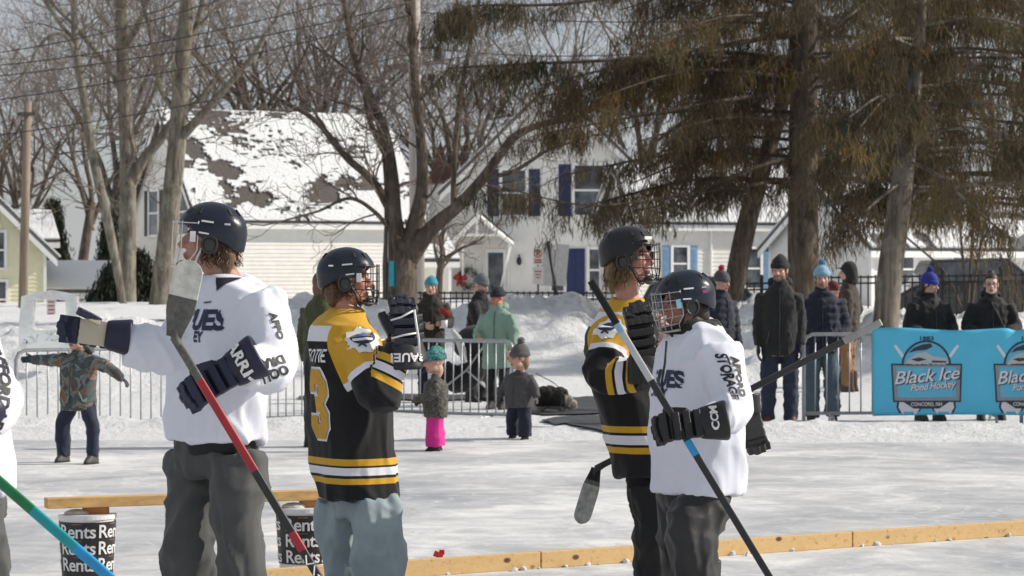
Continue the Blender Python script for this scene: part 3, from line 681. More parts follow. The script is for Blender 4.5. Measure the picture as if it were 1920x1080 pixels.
def sprays(roots, tones, rng, k=16, lmin=0.07, lmax=0.30, w=0.0065, spread=0.12):
    n = len(roots) * k; r = np.repeat(np.array(roots), k, 0); tn = np.repeat(np.array(tones), k)
    p0 = r + rng.normal(0, spread, (n, 3)) * np.array([1, 1, 0.8]); L = rng.uniform(lmin, lmax, n)
    d = rng.normal(0, 0.36, (n, 3)); d[:, 2] = -1 + rng.normal(0, .30, n); d /= np.linalg.norm(d, axis=1)[:, None]
    d2 = d + rng.normal(0, 0.25, (n, 3)); d2[:, 2] -= 0.3; d2 /= np.linalg.norm(d2, axis=1)[:, None]
    th = rng.uniform(0, 2 * np.pi, n); s = np.stack([np.cos(th), np.sin(th), np.zeros(n)], 1) * (w * rng.uniform(.6, 1.7, n))[:, None]
    p1 = p0 + d * (L * .5)[:, None]; p2 = p1 + d2 * (L * .5)[:, None]
    v = np.stack([p0 - s * .5, p0 + s * .5, p1 + s, p1 - s, p2], 1).reshape(-1, 3)
    i = np.arange(n) * 5
    quads = np.stack([i, i + 1, i + 2, i + 3], 1); tris = np.stack([i + 3, i + 2, i + 4], 1)
    tone = np.repeat(np.clip(tn + rng.normal(0, 0.12, n), 0, 1), 5)
    return v, quads, tris, tone
def big_mesh(v, quads, tris):
    me = bpy.data.meshes.new('m'); nq, ntr = len(quads), len(tris)
    me.vertices.add(len(v)); me.vertices.foreach_set('co', v.astype(np.float32).ravel())
    me.loops.add(nq * 4 + ntr * 3); me.loops.foreach_set('vertex_index', np.concatenate([quads.ravel(), tris.ravel()]).astype(np.int32))
    me.polygons.add(nq + ntr); me.polygons.foreach_set('loop_start', np.concatenate([np.arange(nq) * 4, nq * 4 + np.arange(ntr) * 3]).astype(np.int32))
    me.update(calc_edges=True); return me
def hemlock(name, label, trunk, limbs, d, seed, bark, density=12.5, dead=(), fill=()):
    """trunk/limbs in photo px with depth offsets; sprays hang from limbs and their side branches"""
    rng = random.Random(seed); nr = np.random.default_rng(seed); big, tw = MB(), MB()
    pts = [P(x, y, d + dd) for x, y, dd, r in trunk]; base = V(pts[0].x, pts[0].y, 0); base.z = terrain(base.x, base.y) - 0.1; pts[0].z = base.z
    q = catmull([tuple(p) + (r * d / F,) for p, (x, y, dd, r) in zip(pts, trunk)], 8)
    big.tube([p[:3] for p in q], [float(p[3]) * (1 + .06 * noise.noise((p[2] * 2, seed, 0))) for p in q], 16)
    roots = []; tones = []
    for limb in limbs:
        tone = limb[0]; pl = [P(x, y, d + dd) for x, y, dd in limb[1]]; r0 = limb[2] * d / F; dens = limb[3] if len(limb) > 3 else 1.0
        q = catmull([tuple(p) for p in pl], 7); n = len(q)
        big.tube(q, [r0 * .75 * (1 - 0.85 * i / n) + 0.007 for i in range(n)], 6)
        total = sum(np.linalg.norm(q[i + 1] - q[i]) for i in range(n - 1))
        for k in range(int(total * 3.4 * dens)):
            t = rng.random() ** 0.8 * (n - 1.001); i = int(t); p = Vector(q[i]).lerp(Vector(q[i + 1]), t - i)
            al = (Vector(q[i + 1]) - Vector(q[i])).normalized(); sd = al.cross(V(0, 0, 1)).normalized() * rng.choice((-1, 1))
            dirv = (sd * rng.uniform(.4, 1.2) + al * rng.uniform(.2, 1.0) + V(0, 0, rng.uniform(-.35, .1))).normalized(); L = rng.uniform(.3, 1.3)
            pp = [p]; 
            for s in range(4): dirv = (dirv + V(rng.gauss(0, .12), rng.gauss(0, .12), -0.13)).normalized(); pp.append(pp[-1] + dirv * L / 4)
            tw.tube(pp, [0.012, 0.01, 0.008, 0.006, 0.004], 3, cap=False)
            for s in range(int(L * density)):
                u = rng.random() * 3.99; j = int(u); roots.append(tuple(pp[j].lerp(pp[j + 1], u - j))); tones.append(tone + rng.gauss(0, .13))
    for (x, y, dd, r) in dead:                      # bare broken side twigs
        p = P(x, y, d + dd)
        grow(big, tw, p, V(rng.choice((-1, 1)), rng.uniform(-.6, .3), rng.uniform(-.2, .3)).normalized(), r, 0.018, 2, rng, dict(kink=.2, up=0, rmin=.006, split=.03, lv=4, nc=[3, 3, 3, 2], L=1))
    v, qd, trs, tone = sprays(roots, tones, nr)
    root = empty(name, base, label, 'tree')
    me = big_mesh(v - np.array(base), qd, trs); attr(me, 'tone', tone); o = link('crown', me, root, FOL); tag(o, kind='stuff')
    big.obj('trunk', bark, root, True); tag(tw.obj('branch', BARK_D, root, True), kind='stuff'); return root
def limbset(rng, trunk_x, rows, xl, xr, depth=3.0):
    out = []
    for y in rows:
        for k in range(2):
            for sd, lim in ((-1, xl), (1, xr)):
                y0 = y + rng.uniform(-22, 22); x1 = trunk_x + (lim - trunk_x) * rng.uniform(.55, 1.0); dd = rng.uniform(-depth, depth); drop = rng.uniform(10, 60)
                out.append((min(.95, max(.05, rng.gauss(.5, .2))), [(trunk_x, y0, 0), ((trunk_x + x1) / 2, y0 - rng.uniform(-5, 18), dd * .5), (x1, y0 + drop, dd)], 4.5))
    return out
lr = random.Random(9)
L1 = limbset(lr, 1506, (-70, -10, 50, 110, 165, 225, 285, 330), 1000, 1800, 3.2)
L1 += [(0.28, [(1500, 330, 0), (1380, 352, -1.5), (1240, 372, -2.5), (1100, 385, -3), (940, 352, -3)], 4, 1.0),
       (0.25, [(1495, 60, 0), (1330, 90, -1), (1150, 112, -1.8), (980, 120, -2), (840, 128, -2)], 7, 1.3),
       (0.30, [(1495, -60, 0), (1300, -40, -1), (1080, 5, -1.8), (900, 10, -2), (850, 20, -2)], 6, 1.2),
       (0.45, [(1490, 170, 0), (1350, 190, -1), (1190, 215, -2), (1060, 190, -2.4)], 6, 0.9),
       (0.5, [(1500, 290, 0), (1400, 320, -1), (1290, 372, -1.8), (1190, 395, -2)], 5, 1.1)]
hemlock('hemlock_tree', 'broad hemlock with thick straight trunk and long drooping low limbs', [(1504, 640, 0, 33), (1506, 520, 0, 30), (1506, 400, 0, 28.5), (1506, 250, 0, 27), (1508, 100, 0, 25), (1510, -300, 0, 20)], L1, 50, 21, BARK_D,
        dead=[(1480, 240, -.4, 1.2), (1530, 255, -.4, 1.4), (1480, 190, -.3, 1.5), (1535, 60, -.3, 1.6), (1475, 130, -.4, 1.7), (1535, 180, -.4, 1.3)])
L2 = limbset(lr, 1715, (-60, 0, 60, 120, 180, 240, 300, 350), 1540, 2060, 2.6)
L2 += [(0.7, [(1700, 300, 0), (1760, 330, -1), (1830, 395, -1.6), (1900, 450, -2)], 4, 1.2), (0.75, [(1720, 90, 0), (1660, 70, -1), (1600, 95, -1.5)], 4, 1.3), (0.6, [(1690, 340, 0), (1640, 380, -1), (1590, 430, -1.2)], 3.5, 1)]
hemlock('hemlock_tree', 'evergreen with pale leaning weathered trunk beside the blue banner', [(1657, 640, 0, 25), (1668, 520, 0, 24), (1684, 400, 0, 22), (1700, 270, 0, 19), (1716, 140, 0, 14), (1728, 30, 0, 9), (1742, -180, 0, 6)], L2, 44, 22, BARK_P,
        dead=[(1690, 290, -.2, .9), (1705, 200, -.2, 1.2), (1720, 110, -.2, 1.0), (1712, 260, -.3, 1.3)])
L3 = limbset(lr, 1460, (20, 90, 160, 230, 290), 1180, 1580, 2.2)
hemlock('hemlock_tree', 'dark evergreen trunk leaning right behind the players in black and white', [(1362, 640, 0, 22), (1376, 540, 0, 20), (1398, 430, 0, 19), (1428, 320, 0, 17), (1462, 210, 0, 14), (1490, 80, 0, 11), (1510, -150, 0, 7)], L3, 53, 23, BARK_D,
        dead=[(1440, 290, -.3, 1.0), (1470, 180, -.3, 1.2)])
L4 = limbset(lr, 1860, (-40, 40, 110, 180, 250, 320, 370), 1640, 2080, 2.5)
hemlock('hemlock_tree', 'olive brown evergreen filling the top right corner', [(1980, 640, 0, 22), (1960, 400, 0, 20), (1935, 200, 0, 17), (1925, -100, 0, 10)], [(t + .1, [(1950 if i == 0 else x, y, z) for i, (x, y, z) in enumerate(p)], r) for t, p, r in L4], 55, 24, BARK_D)
# bare shrub and second leaning stem by the banner
px_tree('bare_shrub', 'thin bare shrub stems behind the woman in the blue pompom hat', [
    [(1815, 640, 0, 5), (1808, 520, 0, 3), (1800, 430, 0, 2.5), (1790, 370, 0, 2)], [(1818, 600, 0, 3), (1835, 480, 0, 2.5), (1850, 400, 0, 2)], [(1812, 600, 0, 3), (1770, 510, -.2, 2.5), (1700, 445, -.3, 2)], [(1812, 590, .2, 3), (1822, 470, .2, 2.5), (1826, 380, .2, 2)]], 60, 31, dict(SP, L=0.9, lv=3, zmin=1.5), BARK_D, TWIG, 0.4)
px_tree('bare_shrub', 'small bare shrub growing by the low cream wing', [[(822, 600, 0, 8), (824, 520, 0, 7), (830, 480, 0, 6)], [(828, 490, 0, 5), (845, 478, 0, 4), (858, 470, 0, 3)], [(824, 500, 0, 4), (816, 470, 0, 3), (812, 440, 0, 2)]], 70, 32, dict(SP, L=0.8, lv=3, zmin=1.3), BARK_D, TWIG, 0.3)
# dark conifers at left
def conifer(name, label, px, gy, d, h, r, seed, tone):
    rr = random.Random(seed); nr = np.random.default_rng(seed); base = V((px - CX) / F * d, d, 0.1); big = MB(); big.tube([base, base + V(0, 0, h)], [0.09, 0.02], 8)
    roots = []; tones = []
    for i in range(int(1500 * h * r / 4)):
        t = rr.random() ** 1.3; a = rr.random() * 6.283; R0 = r * (1 - t) * (0.35 + 0.65 * rr.random()) * (1 + .25 * noise.noise((a * 2, t * 7, seed)))
        roots.append(tuple(base + V(math.cos(a) * R0, math.sin(a) * R0, h * (0.05 + .95 * t)))); tones.append(tone + rr.gauss(0, .1))
    v, qd, ts, tn = sprays(roots, tones, nr, k=7, lmin=.12, lmax=.34, w=.02)
    root = empty(name, base, label, 'tree'); me = big_mesh(v - np.array(base), qd, ts); attr(me, 'tone', tn); tag(link('crown', me, root, FOL_G), kind='stuff'); big.obj('trunk', BARK_D, root, True)
FOL_G, nt, b = new_mat('dark_conifer'); a = N(nt, 'Attribute', attribute_name='tone'); nt.links.new(ramp(nt, a.outputs['Fac'], [(0, (.010, .016, .010)), (.6, (.03, .04, .022)), (1, (.05, .06, .03))]), b.inputs['Base Color']); b.inputs['Roughness'].default_value = .85
conifer('spruce_tree', 'dark pointed spruce between yellow house and white house', 100, 560, 98, 4.1, 1.15, 3, .4)
conifer('spruce_tree', 'narrow dark spruce beside the white house corner', 205, 560, 94, 3.6, 0.7, 4, .35)
conifer('evergreen_bush', 'rounded dark evergreen bush left of the grey trunks', 213, 600, 79, 1.75, 1.3, 5, .3)
conifer('evergreen_bush', 'dark evergreen bush between the two grey trunks', 262, 600, 80, 2.1, 0.95, 6, .25)

# ------------------------------------------------------------------ poles, wires, signs
mb = MB(); pb, pt_ = P(42, 606, 72), P(52, 190, 72); pb.z = 0.2; mb.tube([pb, pb.lerp(pt_, .5), pt_], [.125, .12, .105], 12)
up_ = empty('utility_pole', pb, 'leaning brown wooden utility pole in front of the yellow house', 'pole'); mb.obj('pole', simple('pole_wood', (.25, .195, .15), .9, .35, 6, bmp=.6, stretch=(1, 1, .1)), up_, True)
mb = MB(); mb.box(pt_ + V(0, -.14, -.35), (.5, .1, .1)); mb.obj('crossarm', BARK_D, up_)
mb = MB(); pb, pt_ = P(784, 600, 66), P(774, -140, 66); pb.z = 0.2; mb.tube([pb, pb.lerp(pt_, .5), pt_], [.185, .17, .15], 16)
sp_ = empty('street_pole', pb, 'tall pale grey street pole behind the many-stemmed tree', 'pole'); mb.obj('pole', simple('pale_pole', (.36, .33, .31), .85, .2, 8, bmp=.4, stretch=(1, 1, .1)), sp_, True)
mb = MB(); mb.tube([P(822, 92, 66), P(822, 116, 66)], .12, 10); mb.box(P(806, 90, 66), (.5, .06, .06)); mb.obj('transformer', BLACKP, sp_)
mb = MB(); mb.tube([P(724, 600, 55), P(726, 432, 55)], .028, 8); bp = empty('banner_post', P(724, 600, 55), 'thin black post carrying a narrow turquoise street banner', 'post'); mb.obj('post', IRON, bp, True)
mb = MB(); mb.box(P(734, 513, 55), (.1, .03, .52)); mb.obj('street_banner', simple('turquoise_cloth', (.05, .42, .50), .6), bp); mb = MB(); mb.box(P(741, 516, 55), (.06, .028, .56)); mb.obj('street_banner', simple('dark_teal_cloth', (.01, .10, .12), .6), bp)
wires = [((-60, 106), (470, -20)), ((-60, 128), (620, 5)), ((-60, 148), (760, 8)), ((-60, 194), (770, 28)), ((-60, 260), (770, 100)), ((760, 20), (1500, 30)), ((770, 86), (1300, 92))]
wl = ['topmost', 'second', 'third', 'fourth', 'lowest', 'upper level', 'lower level']
for (a, b_), nm in zip(wires, wl):
    mb = MB(); A, B = P(*a, 70), P(*b_, 66); pts = [A.lerp(B, t) - V(0, 0, .22 * 4 * t * (1 - t)) for t in [i / 14 for i in range(15)]]; mb.tube(pts, .014, 5)
    tag(mb.obj('power_line', BLACKP, None, True), (nm + ' black overhead wire sloping across the sky at left') if nm not in ('upper level', 'lower level') else (nm + ' overhead wire among the hemlock branches'), 'power line', 'overhead wires')
# no-parking signs
RED = simple('sign_red', (.45, .05, .045), .5, .05); SWH = simple('sign_white', (.74, .71, .68), .5, .05); BLK = simple('print_black', (.015, .015, .018), .6, .05)
sg = empty('street_sign', P(1009, 600, 60), 'white no-parking sign with second plate below on a post', 'street sign')
mb = MB(); mb.tube([P(1009, 600, 60.05), P(1009, 462, 60.05)], .022, 8); mb.obj('post', IRON, sg, True)
for y0, y1, w_, nm in ((465, 497, .22, 'no_parking_plate'), (500, 533, .235, 'sign_plate')):
    a, b_ = P(1009, y0, 60), P(1009, y1, 60); mb = MB(); mb.box((a + b_) / 2, (w_, .012, a.z - b_.z)); pl = mb.obj(nm, SWH, sg); c = (a + b_) / 2 + V(0, -.008, 0)
    if y0 == 465:
        tm = text_mesh('P', .17, .02); tm.transform(Matrix.Translation(c + V(0, -.001, .07)) @ Matrix.Rotation(R(90), 4, 'X')); tm.transform(Matrix.Translation(-P(1009, 600, 60))); link('letter', tm, pl, BLK)
        mb = MB(); ring = [c + V(.085 * math.cos(t), -.004, .07 + .085 * math.sin(t)) for t in [i * .2618 for i in range(25)]]; mb.tube(ring, .009, 5); mb.tube([c + V(-.06, -.004, .13), c + V(.06, -.004, .01)], .008, 4)
        for k in range(2): mb.box(c + V(0, -.003, -.08 - .05 * k), (.16, .003, .028))
        mb.obj('prohibition_ring', RED, pl)
    else:
        mb = MB()
        for k in range(3): mb.box(c + V(0, -.003, .09 - .07 * k), (.16 - .03 * k, .003, .022))
        mb.obj('lettering', RED, pl)
mb = MB(); 
for x in (1026, 1052):
    q = P(x, 497, 74); mb.box(q, (.36, .03, 1.15), Matrix.Rotation(R(5), 3, 'Y'))
pb = empty('propped_boards', P(1038, 600, 74), 'two tall pale boards propped either side of a dark pole', 'boards'); mb.obj('board', simple('grey_board', (.42, .42, .41), .8), pb)
mb = MB(); mb.tube([P(1052, 600, 73.6), P(1027, 452, 73.6)], .05, 8); mb.obj('pole', IRON, pb, True)
s2 = empty('street_sign', P(95, 640, 62), 'white sign with red lettering seen through the ice sculpture', 'street sign'); mb = MB(); mb.tube([P(96, 640, 62.05), P(96, 560, 62.05)], .02, 6); mb.obj('post', IRON, s2, True)
mb = MB(); mb.box(P(96, 578, 62), (.2, .012, .42)); pl = mb.obj('sign_plate', SWH, s2); mb = MB()
for k in range(4): mb.box(P(96, 566 + 7.5 * k, 61.98), (.15, .004, .03))
mb.obj('lettering', RED, pl)
# ice sculpture: arched frame with carved letters, seen from behind
def ice_block():
    m, nt, b = new_mat('clear_ice'); b.inputs['Base Color'].default_value = (.86, .89, .90, 1); b.inputs['Roughness'].default_value = .28; b.inputs['Transmission Weight'].default_value = .75; b.inputs['IOR'].default_value = 1.15
    bump(nt, b, noise_n(nt, coords(nt), 12, 5), .5, .03); return m
ICB = ice_block(); dS = 33.6
isc = empty('ice_sculpture', P(90, 655, dS), 'arched carved ice frame with lettering standing in the snowbank', 'ice sculpture')
outer = [(34, 655), (36, 600), (40, 556), (62, 549), (92, 544), (122, 549), (143, 556), (146, 600), (148, 655)]; inner = [(60, 620), (60, 592), (62, 564), (78, 562), (92, 561), (108, 562), (122, 564), (124, 592), (124, 620)]
mb = MB(); n = len(outer); vs = [P(x, y, dS) for x, y in outer] + [P(x, y, dS) for x, y in inner]; vs += [p + V(0, .22, 0) for p in vs]; m2 = 2 * n
fs = []
for i in range(n - 1): fs += [(i, i + 1, n + i + 1, n + i), (m2 + i + 1, m2 + i, m2 + n + i, m2 + n + i + 1), (i + 1, i, m2 + i, m2 + i + 1), (n + i, n + i + 1, m2 + n + i + 1, m2 + n + i)]
fs += [(0, n, 2 * n - 1, n - 1), (m2, m2 + n - 1, m2 + 2 * n - 1, m2 + n), (n, m2 + n, m2 + 2 * n - 1, 2 * n - 1), (n - 1, m2 + n - 1, m2, 0), (0, m2, m2 + n, n), (n - 1, 2 * n - 1, m2 + 2 * n - 1, m2 + n - 1)]
mb.add(vs, fs[:-2]); mb.obj('ice_frame', ICB, isc)
FROST = simple('frosted_letters', (.82, .85, .88), .8)
for k, ch in enumerate('ECI KCALB'):
    if ch == ' ': continue
    t = (k - 4) / 4.0; x = 92 + t * 46; y = 632 + 13 * t * t; tm = text_mesh(ch, .145, .018); tm.transform(Matrix.Scale(-1, 4, (1, 0, 0)))
    tm.transform(Matrix.Translation(P(x, y, dS - .012) - wloc(isc)) @ Matrix.Rotation(-t * .45, 4, 'Y') @ Matrix.Rotation(R(90), 4, 'X')); o = link('letter', tm, isc, FROST); md = o.modifiers.new('t', 'SOLIDIFY'); md.thickness = .02
# iron fence, panel by panel
def iron_fence(label, x0, x1, d0, d1, ytop0, ytop1, hgt, npost, group):
    a, b_ = P(x0, ytop0, d0), P(x1, ytop1, d1); root = empty('iron_fence', a - V(0, 0, hgt), label, 'fence'); L = (b_ - a).length
    mb = MB(); 
    for dz in (-.04, -.17, -hgt + .12): mb.tube([a + V(0, 0, dz), b_ + V(0, 0, dz)], .02, 4)
    mb.obj('rail', IRON, root)
    pm = MB(); pm.box((0, 0, -hgt / 2), (.03, .03, hgt)); pme = pm.mesh(); pme.materials.append(IRON); qm = MB(); qm.box((0, 0, -hgt / 2 + .04), (.07, .07, hgt + .08)); qm.ell((0, 0, .1), (.05, .05, .05), None, 8, 5); qme = qm.mesh(); qme.materials.append(IRON)
    n = int(L / .155)
    for i in range(n + 1):
        p = a.lerp(b_, i / n) - (a - V(0, 0, hgt)); link('post' if i % (n // npost) == 0 else 'picket', qme if i % (n // npost) == 0 else pme, root, None, p)
iron_fence('black iron fence along the street behind the snow pile', 700, 1160, 61, 58, 546, 546, 1.0, 4, 'a')
iron_fence('black iron fence behind the men by the right barrier', 1330, 1540, 57, 57, 531, 524, 1.15, 2, 'b')
iron_fence('black iron fence behind the two women at the blue banner', 1545, 2000, 57, 57, 517, 511, 1.2, 4, 'b')
# parked cars
def parked_car(label, px, d, z0, paint, yaw):
    c = V((px - CX) / F * d, d, z0); root = empty('parked_car', c, label, 'car', 'dark cars parked behind the fence'); root.rotation_euler = (0, 0, yaw)
    prof = [(-2.2, .35), (-2.25, .8), (-1.95, .98), (-1.75, 1.05), (-1.45, 1.62), (.35, 1.66), (1.05, 1.08), (2.05, .92), (2.25, .7), (2.2, .35)]
    def ext(pr, w0, w1, zc): 
        mb = MB(); n = len(pr); v = []
        for s in (-1, 1): v += [V(x, s * (w0 if z < zc else w1), z) for x, z in pr]
        f = [tuple(range(n)), tuple(range(2 * n - 1, n - 1, -1))] + [(i, (i + 1) % n, n + (i + 1) % n, n + i)[::-1] for i in range(n)]; mb.add(v, f); return mb
    me = ext(prof, .9, .74, 1.1).mesh(); o = link('body', me, root, paint); bv = o.modifiers.new('b', 'BEVEL'); bv.width = .05; bv.segments = 2
    for pr in ([(-1.62, 1.10), (-1.38, 1.55), (-.45, 1.57), (-.45, 1.10)], [(-.38, 1.10), (-.38, 1.57), (.30, 1.57), (.86, 1.10)]):
        link('side_window', ext(pr, .91, .80, 1.2).mesh(), root, GLASS)
    for x in (-1.4, 1.4):
        for s in (-1, 1):
            mb = MB(); mb.tube([(x, s * .72, .33), (x, s * .93, .33)], .33, 20); w = link('wheel', mb.mesh(), root, BLK); mb = MB(); mb.tube([(x, s * .9, .33), (x, s * .945, .33)], .2, 14); link('rim', mb.mesh(), w, simple('alloy', (.4, .4, .42), .35, metal=.9))
    for s in (-1, 1):
        mb = MB(); mb.ell((2.16, s * .68, .76), (.08, .16, .08), None, 8, 6); link('headlight', mb.mesh(True), root, GLASS); mb = MB(); mb.box((-2.23, s * .7, .9), (.04, .2, .12)); link('tail_light', mb.mesh(), root, RED)
CARP = simple('dark_car_paint', (.016, .018, .022), .25, .1, coat=.8)
parked_car('dark car parked behind the fence at the far right', 1850, 63, .3, CARP, R(2)); parked_car('dark car parked behind the fence by the leaning dark trunk', 1340, 63, -.12, CARP, R(-3))

# ------------------------------------------------------------------ crowd barriers and banner
GALV = simple('galvanised_steel', (.36, .37, .39), .45, .15, 20, metal=.55)
def barrier(label, x0, x1, d0, d1, yt0, yt1, yb0, yb1, spacing, feet=True):
    A, B = P(x0, yt0, d0), P(x1, yt1, d1); a, b_ = P(x0, yb0, d0), P(x1, yb1, d1); root = empty('crowd_barrier', a - V(0, 0, .0), label, 'barrier', 'steel crowd barriers at the edge of the ice')
    al = (B - A).normalized(); rr = .1; mb = MB()
    loop = [a - V(0, 0, .12), a + V(0, 0, .02), A - V(0, 0, rr), A - V(0, 0, rr * .3) + al * rr * .3, A + al * rr, B - al * rr, B - V(0, 0, rr * .3) - al * rr * .3, B - V(0, 0, rr), b_, b_ - V(0, 0, .12)]
    mb.tube(loop, .021, 10); mb.tube([a + al * .02, b_ - al * .02], .018, 8); mb.obj('frame', GALV, root, True)
    n = int((B - A).length / spacing); hh = (A.z - a.z + B.z - b_.z) / 2
    bm_ = MB(); bm_.tube([(0, 0, 0), (0, 0, hh)], .0085, 6); bme = bm_.mesh(True); bme.materials.append(GALV)
    for i in range(1, n): link('bar', bme, root, None, a.lerp(b_, i / n) - wloc(root))
    if feet:
        nrm = al.cross(V(0, 0, 1))
        for q in (a + al * .3, b_ - al * .3):
            mb = MB(); mb.tube([q + nrm * .3 - V(0, 0, .1), q + nrm * .22 - V(0, 0, .03), q - nrm * .22 - V(0, 0, .03), q - nrm * .3 - V(0, 0, .1)], .016, 6); mb.obj('foot', GALV, root, True)
    return root
barrier('grey steel barrier behind the child with outstretched arms', 30, 470, 28.6, 29.8, 657, 650, 799, 786, .112)
barrier('grey steel barrier partly hidden behind the player in black and gold', 476, 738, 29.9, 31.3, 649, 637, 785, 773, .112)
barrier('grey steel barrier behind the toddler in pink trousers', 742, 962, 31.3, 30.2, 637, 640, 771, 778, .125)
barrier('grey steel barrier with rounded corner holding the blue banner', 1507, 1915, 28.75, 28.65, 627, 624, 775, 773, .119)
barrier('grey steel barrier continuing past the right edge', 1925, 2330, 28.65, 28.6, 624, 624, 773, 773, .119)
DB = 28.45
nx, ny = 70, 24; v = []
for j in range(ny + 1):
    for i in range(nx + 1):
        px = 1636 + 560 * i / nx; t = j / ny; sag = 4 * math.sin(i * .25) * t * (.3) - 6 * math.exp(-((px - 1908) / 12) ** 2) * t + (2.5 * math.sin(px * .02)) * t
        p = P(px, 779 - 162 * t - sag + 1.5 * math.sin(px * .013), DB); p.y += .014 * math.sin(px * .05 + t * 2) + .02 * noise.noise((px * .02, t * 3, 1)) + .05 * math.exp(-((px - 1908) / 14) ** 2) * t; v.append(p)
f = [(j * (nx + 1) + i, j * (nx + 1) + i + 1, (j + 1) * (nx + 1) + i + 1, (j + 1) * (nx + 1) + i) for j in range(ny) for i in range(nx)]
ban = empty('event_banner', P(1640, 779, DB), 'bright blue vinyl banner with hockey logos tied over the right barrier', 'banner'); bme = mesh_of([p - wloc(ban) for p in v], f)
VIN = simple('blue_vinyl', (.075, .47, .70), .42, .05, 4, bmp=.1, bscale=6); bo = link('sheet', bme, ban, VIN); md = bo.modifiers.new('t', 'SOLIDIFY'); md.thickness = .003; md.offset = -1
LG, LD, LW, LB, LS = simple('logo_grey', (.23, .25, .29), .5, .05), simple('logo_dark', (.02, .03, .05), .5, .05), simple('logo_pale', (.66, .64, .70), .5, .05), simple('logo_blue', (.10, .42, .62), .5, .05), simple('logo_silver', (.42, .45, .47), .5, .05)
def circ(cx_, cy_, rx, ry, a0=0, a1=360, n=28): return [(cx_ + rx * math.cos(R(a0 + (a1 - a0) * i / n)), cy_ + ry * math.sin(R(a0 + (a1 - a0) * i / n))) for i in range(n + 1)]
def logo(cx):
    k = .0057; X = (1, 0, 0); Z = (0, 0, 1); o = P(cx, 698, DB)
    def D(name, polys, mat, lift):
      for pl_ in polys: decal1(name, [pl_], mat, lift)
    def decal1(name, polys, mat, lift): decal(name, poly_mesh([[(x * k, y * k) for x, y in pl] for pl in polys]), bme, o, X, Z, mat, ban, lift, .06)
    # px offsets from the logo centre (photo px, y up)
    D('logo_stick', [[(-61, 49), (-57, 52), (-41, 30), (-46, 27)], [(61, 49), (57, 52), (41, 30), (46, 27)]], LW, .0015)
    D('logo_arch', [circ(0, 12, 47, 48, 0, 180)], LD, .002); D('logo_arch', [circ(0, 12, 43, 44, 0, 180)], LB, .0035)
    D('logo_village', [[(-36, 22), (-20, 35), (-2, 38), (12, 30), (40, 26), (41, 14), (-41, 14)]], LS, .0045); D('logo_village', [[(-34, 36), (-24, 46), (-8, 52), (8, 54), (12, 48), (0, 42), (-20, 40)], [(-30, 24), (-14, 28), (0, 24), (-16, 20)], [(10, 22), (38, 21), (38, 18), (10, 18)]], LD, .0055)
    D('logo_blade', [[(-54, -52), (-56, -66), (-50, -78), (-32, -88), (-20, -84), (-12, -72), (-8, -64), (-30, -58)], [(54, -52), (56, -66), (50, -78), (32, -88), (20, -84), (12, -72), (8, -64), (30, -58)]], LD, .002)
    D('logo_blade', [[(-50, -54), (-52, -66), (-46, -76), (-32, -84), (-22, -80), (-14, -70), (-12, -64), (-32, -58)], [(50, -54), (52, -66), (46, -76), (32, -84), (22, -80), (14, -70), (12, -64), (32, -58)]], LW, .0035)
    D('logo_panel', [[(-66, 16), (67, 16), (65, -56), (-62, -56)]], LD, .0045); D('logo_panel', [[(-63, 13), (64, 13), (62, -53), (-59, -53)]], LG, .006); D('logo_panel', [[(-56, 10), (57, 10), (55, -47), (-53, -47)]], LB, .0075)
    D('logo_ribbon', [[(-44, -55), (44, -55), (24, -68), (-24, -68)]], LD, .0065)
    def Tx(s, x, y, size, mat, lift, sh=.25, bold=.012, sp=.95, w=None):
        me = text_mesh(s, size * k, bold, sh, sp)
        vv = getv(me); ww = vv[:, 0].max() - vv[:, 0].min(); fx = (w * k / ww) if w else 1
        vv[:, 0] *= fx; vv[:, 1] += 0.09 * vv[:, 0] if sh else 0; vv += np.array([x * k, y * k, 0]); setv(me, vv); decal('logo_lettering', me, bme, o, X, Z, mat, ban, lift, .06)
    Tx('Black Ice', 2.5, -8.5, 34, LD, .009, w=124, bold=.02); Tx('Black Ice', 0, -7, 34, LW, .0105, w=122, bold=.008)
    Tx('Pond Hockey', 13, -27, 19, LD, .009, w=88, bold=.012); Tx('Pond Hockey', 11.5, -26, 19, LW, .0105, w=86)
    Tx('CONCORD, NH', 0, -60, 9.5, LW, .009, 0, .015, 1, w=58); Tx('1883', 0, 63, 10, LD, .006, 0, .03, 1.05, w=26)
logo(1737); logo(1929)
# ------------------------------------------------------------------ people
def skin_mat():
    m, nt, b = new_mat('skin'); a = N(nt, 'Attribute', attribute_name='tint'); n = noise_n(nt, coords(nt), 40, 4)
    mx = N(nt, 'Mix', data_type='RGBA', blend_type='MULTIPLY'); mx.inputs['Factor'].default_value = 1.0
    nt.links.new(a.outputs['Color'], mx.inputs['A']); nt.links.new(ramp(nt, n, [(.3, (.86, .84, .84)), (.7, (1, 1, 1))]), mx.inputs['B'])
    nt.links.new(mx.outputs['Result'], b.inputs['Base Color']); b.inputs['Roughness'].default_value = .5; b.inputs['Subsurface Weight'].default_value = .06; b.inputs['Subsurface Radius'].default_value = (.01, .004, .002); return m
SKIN = skin_mat()
def basis(f, up=(0, 0, 1)):
    f = Vector(f).normalized(); u = Vector(up); r = f.cross(u).normalized(); u = r.cross(f).normalized()
    return r, f, u
class Head:
    def __init__(s, c, fwd, k=1.0, roll=0.0):
        s.c = Vector(c); s.k = k; s.r, s.f, s.u = basis(fwd)
        if roll: q = Matrix.Rotation(roll, 3, s.f); s.r = q @ s.r; s.u = q @ s.u
        s.M = Matrix((s.r, s.f, s.u)).transposed()
    def p(s, x, y, z): return s.c + (s.r * x + s.f * y + s.u * z) * s.k
    def loc(s, pts):
        d = (np.array(pts) - np.array(s.c)) / s.k; return np.stack([d @ np.array(s.r), d @ np.array(s.f), d @ np.array(s.u)], 1)
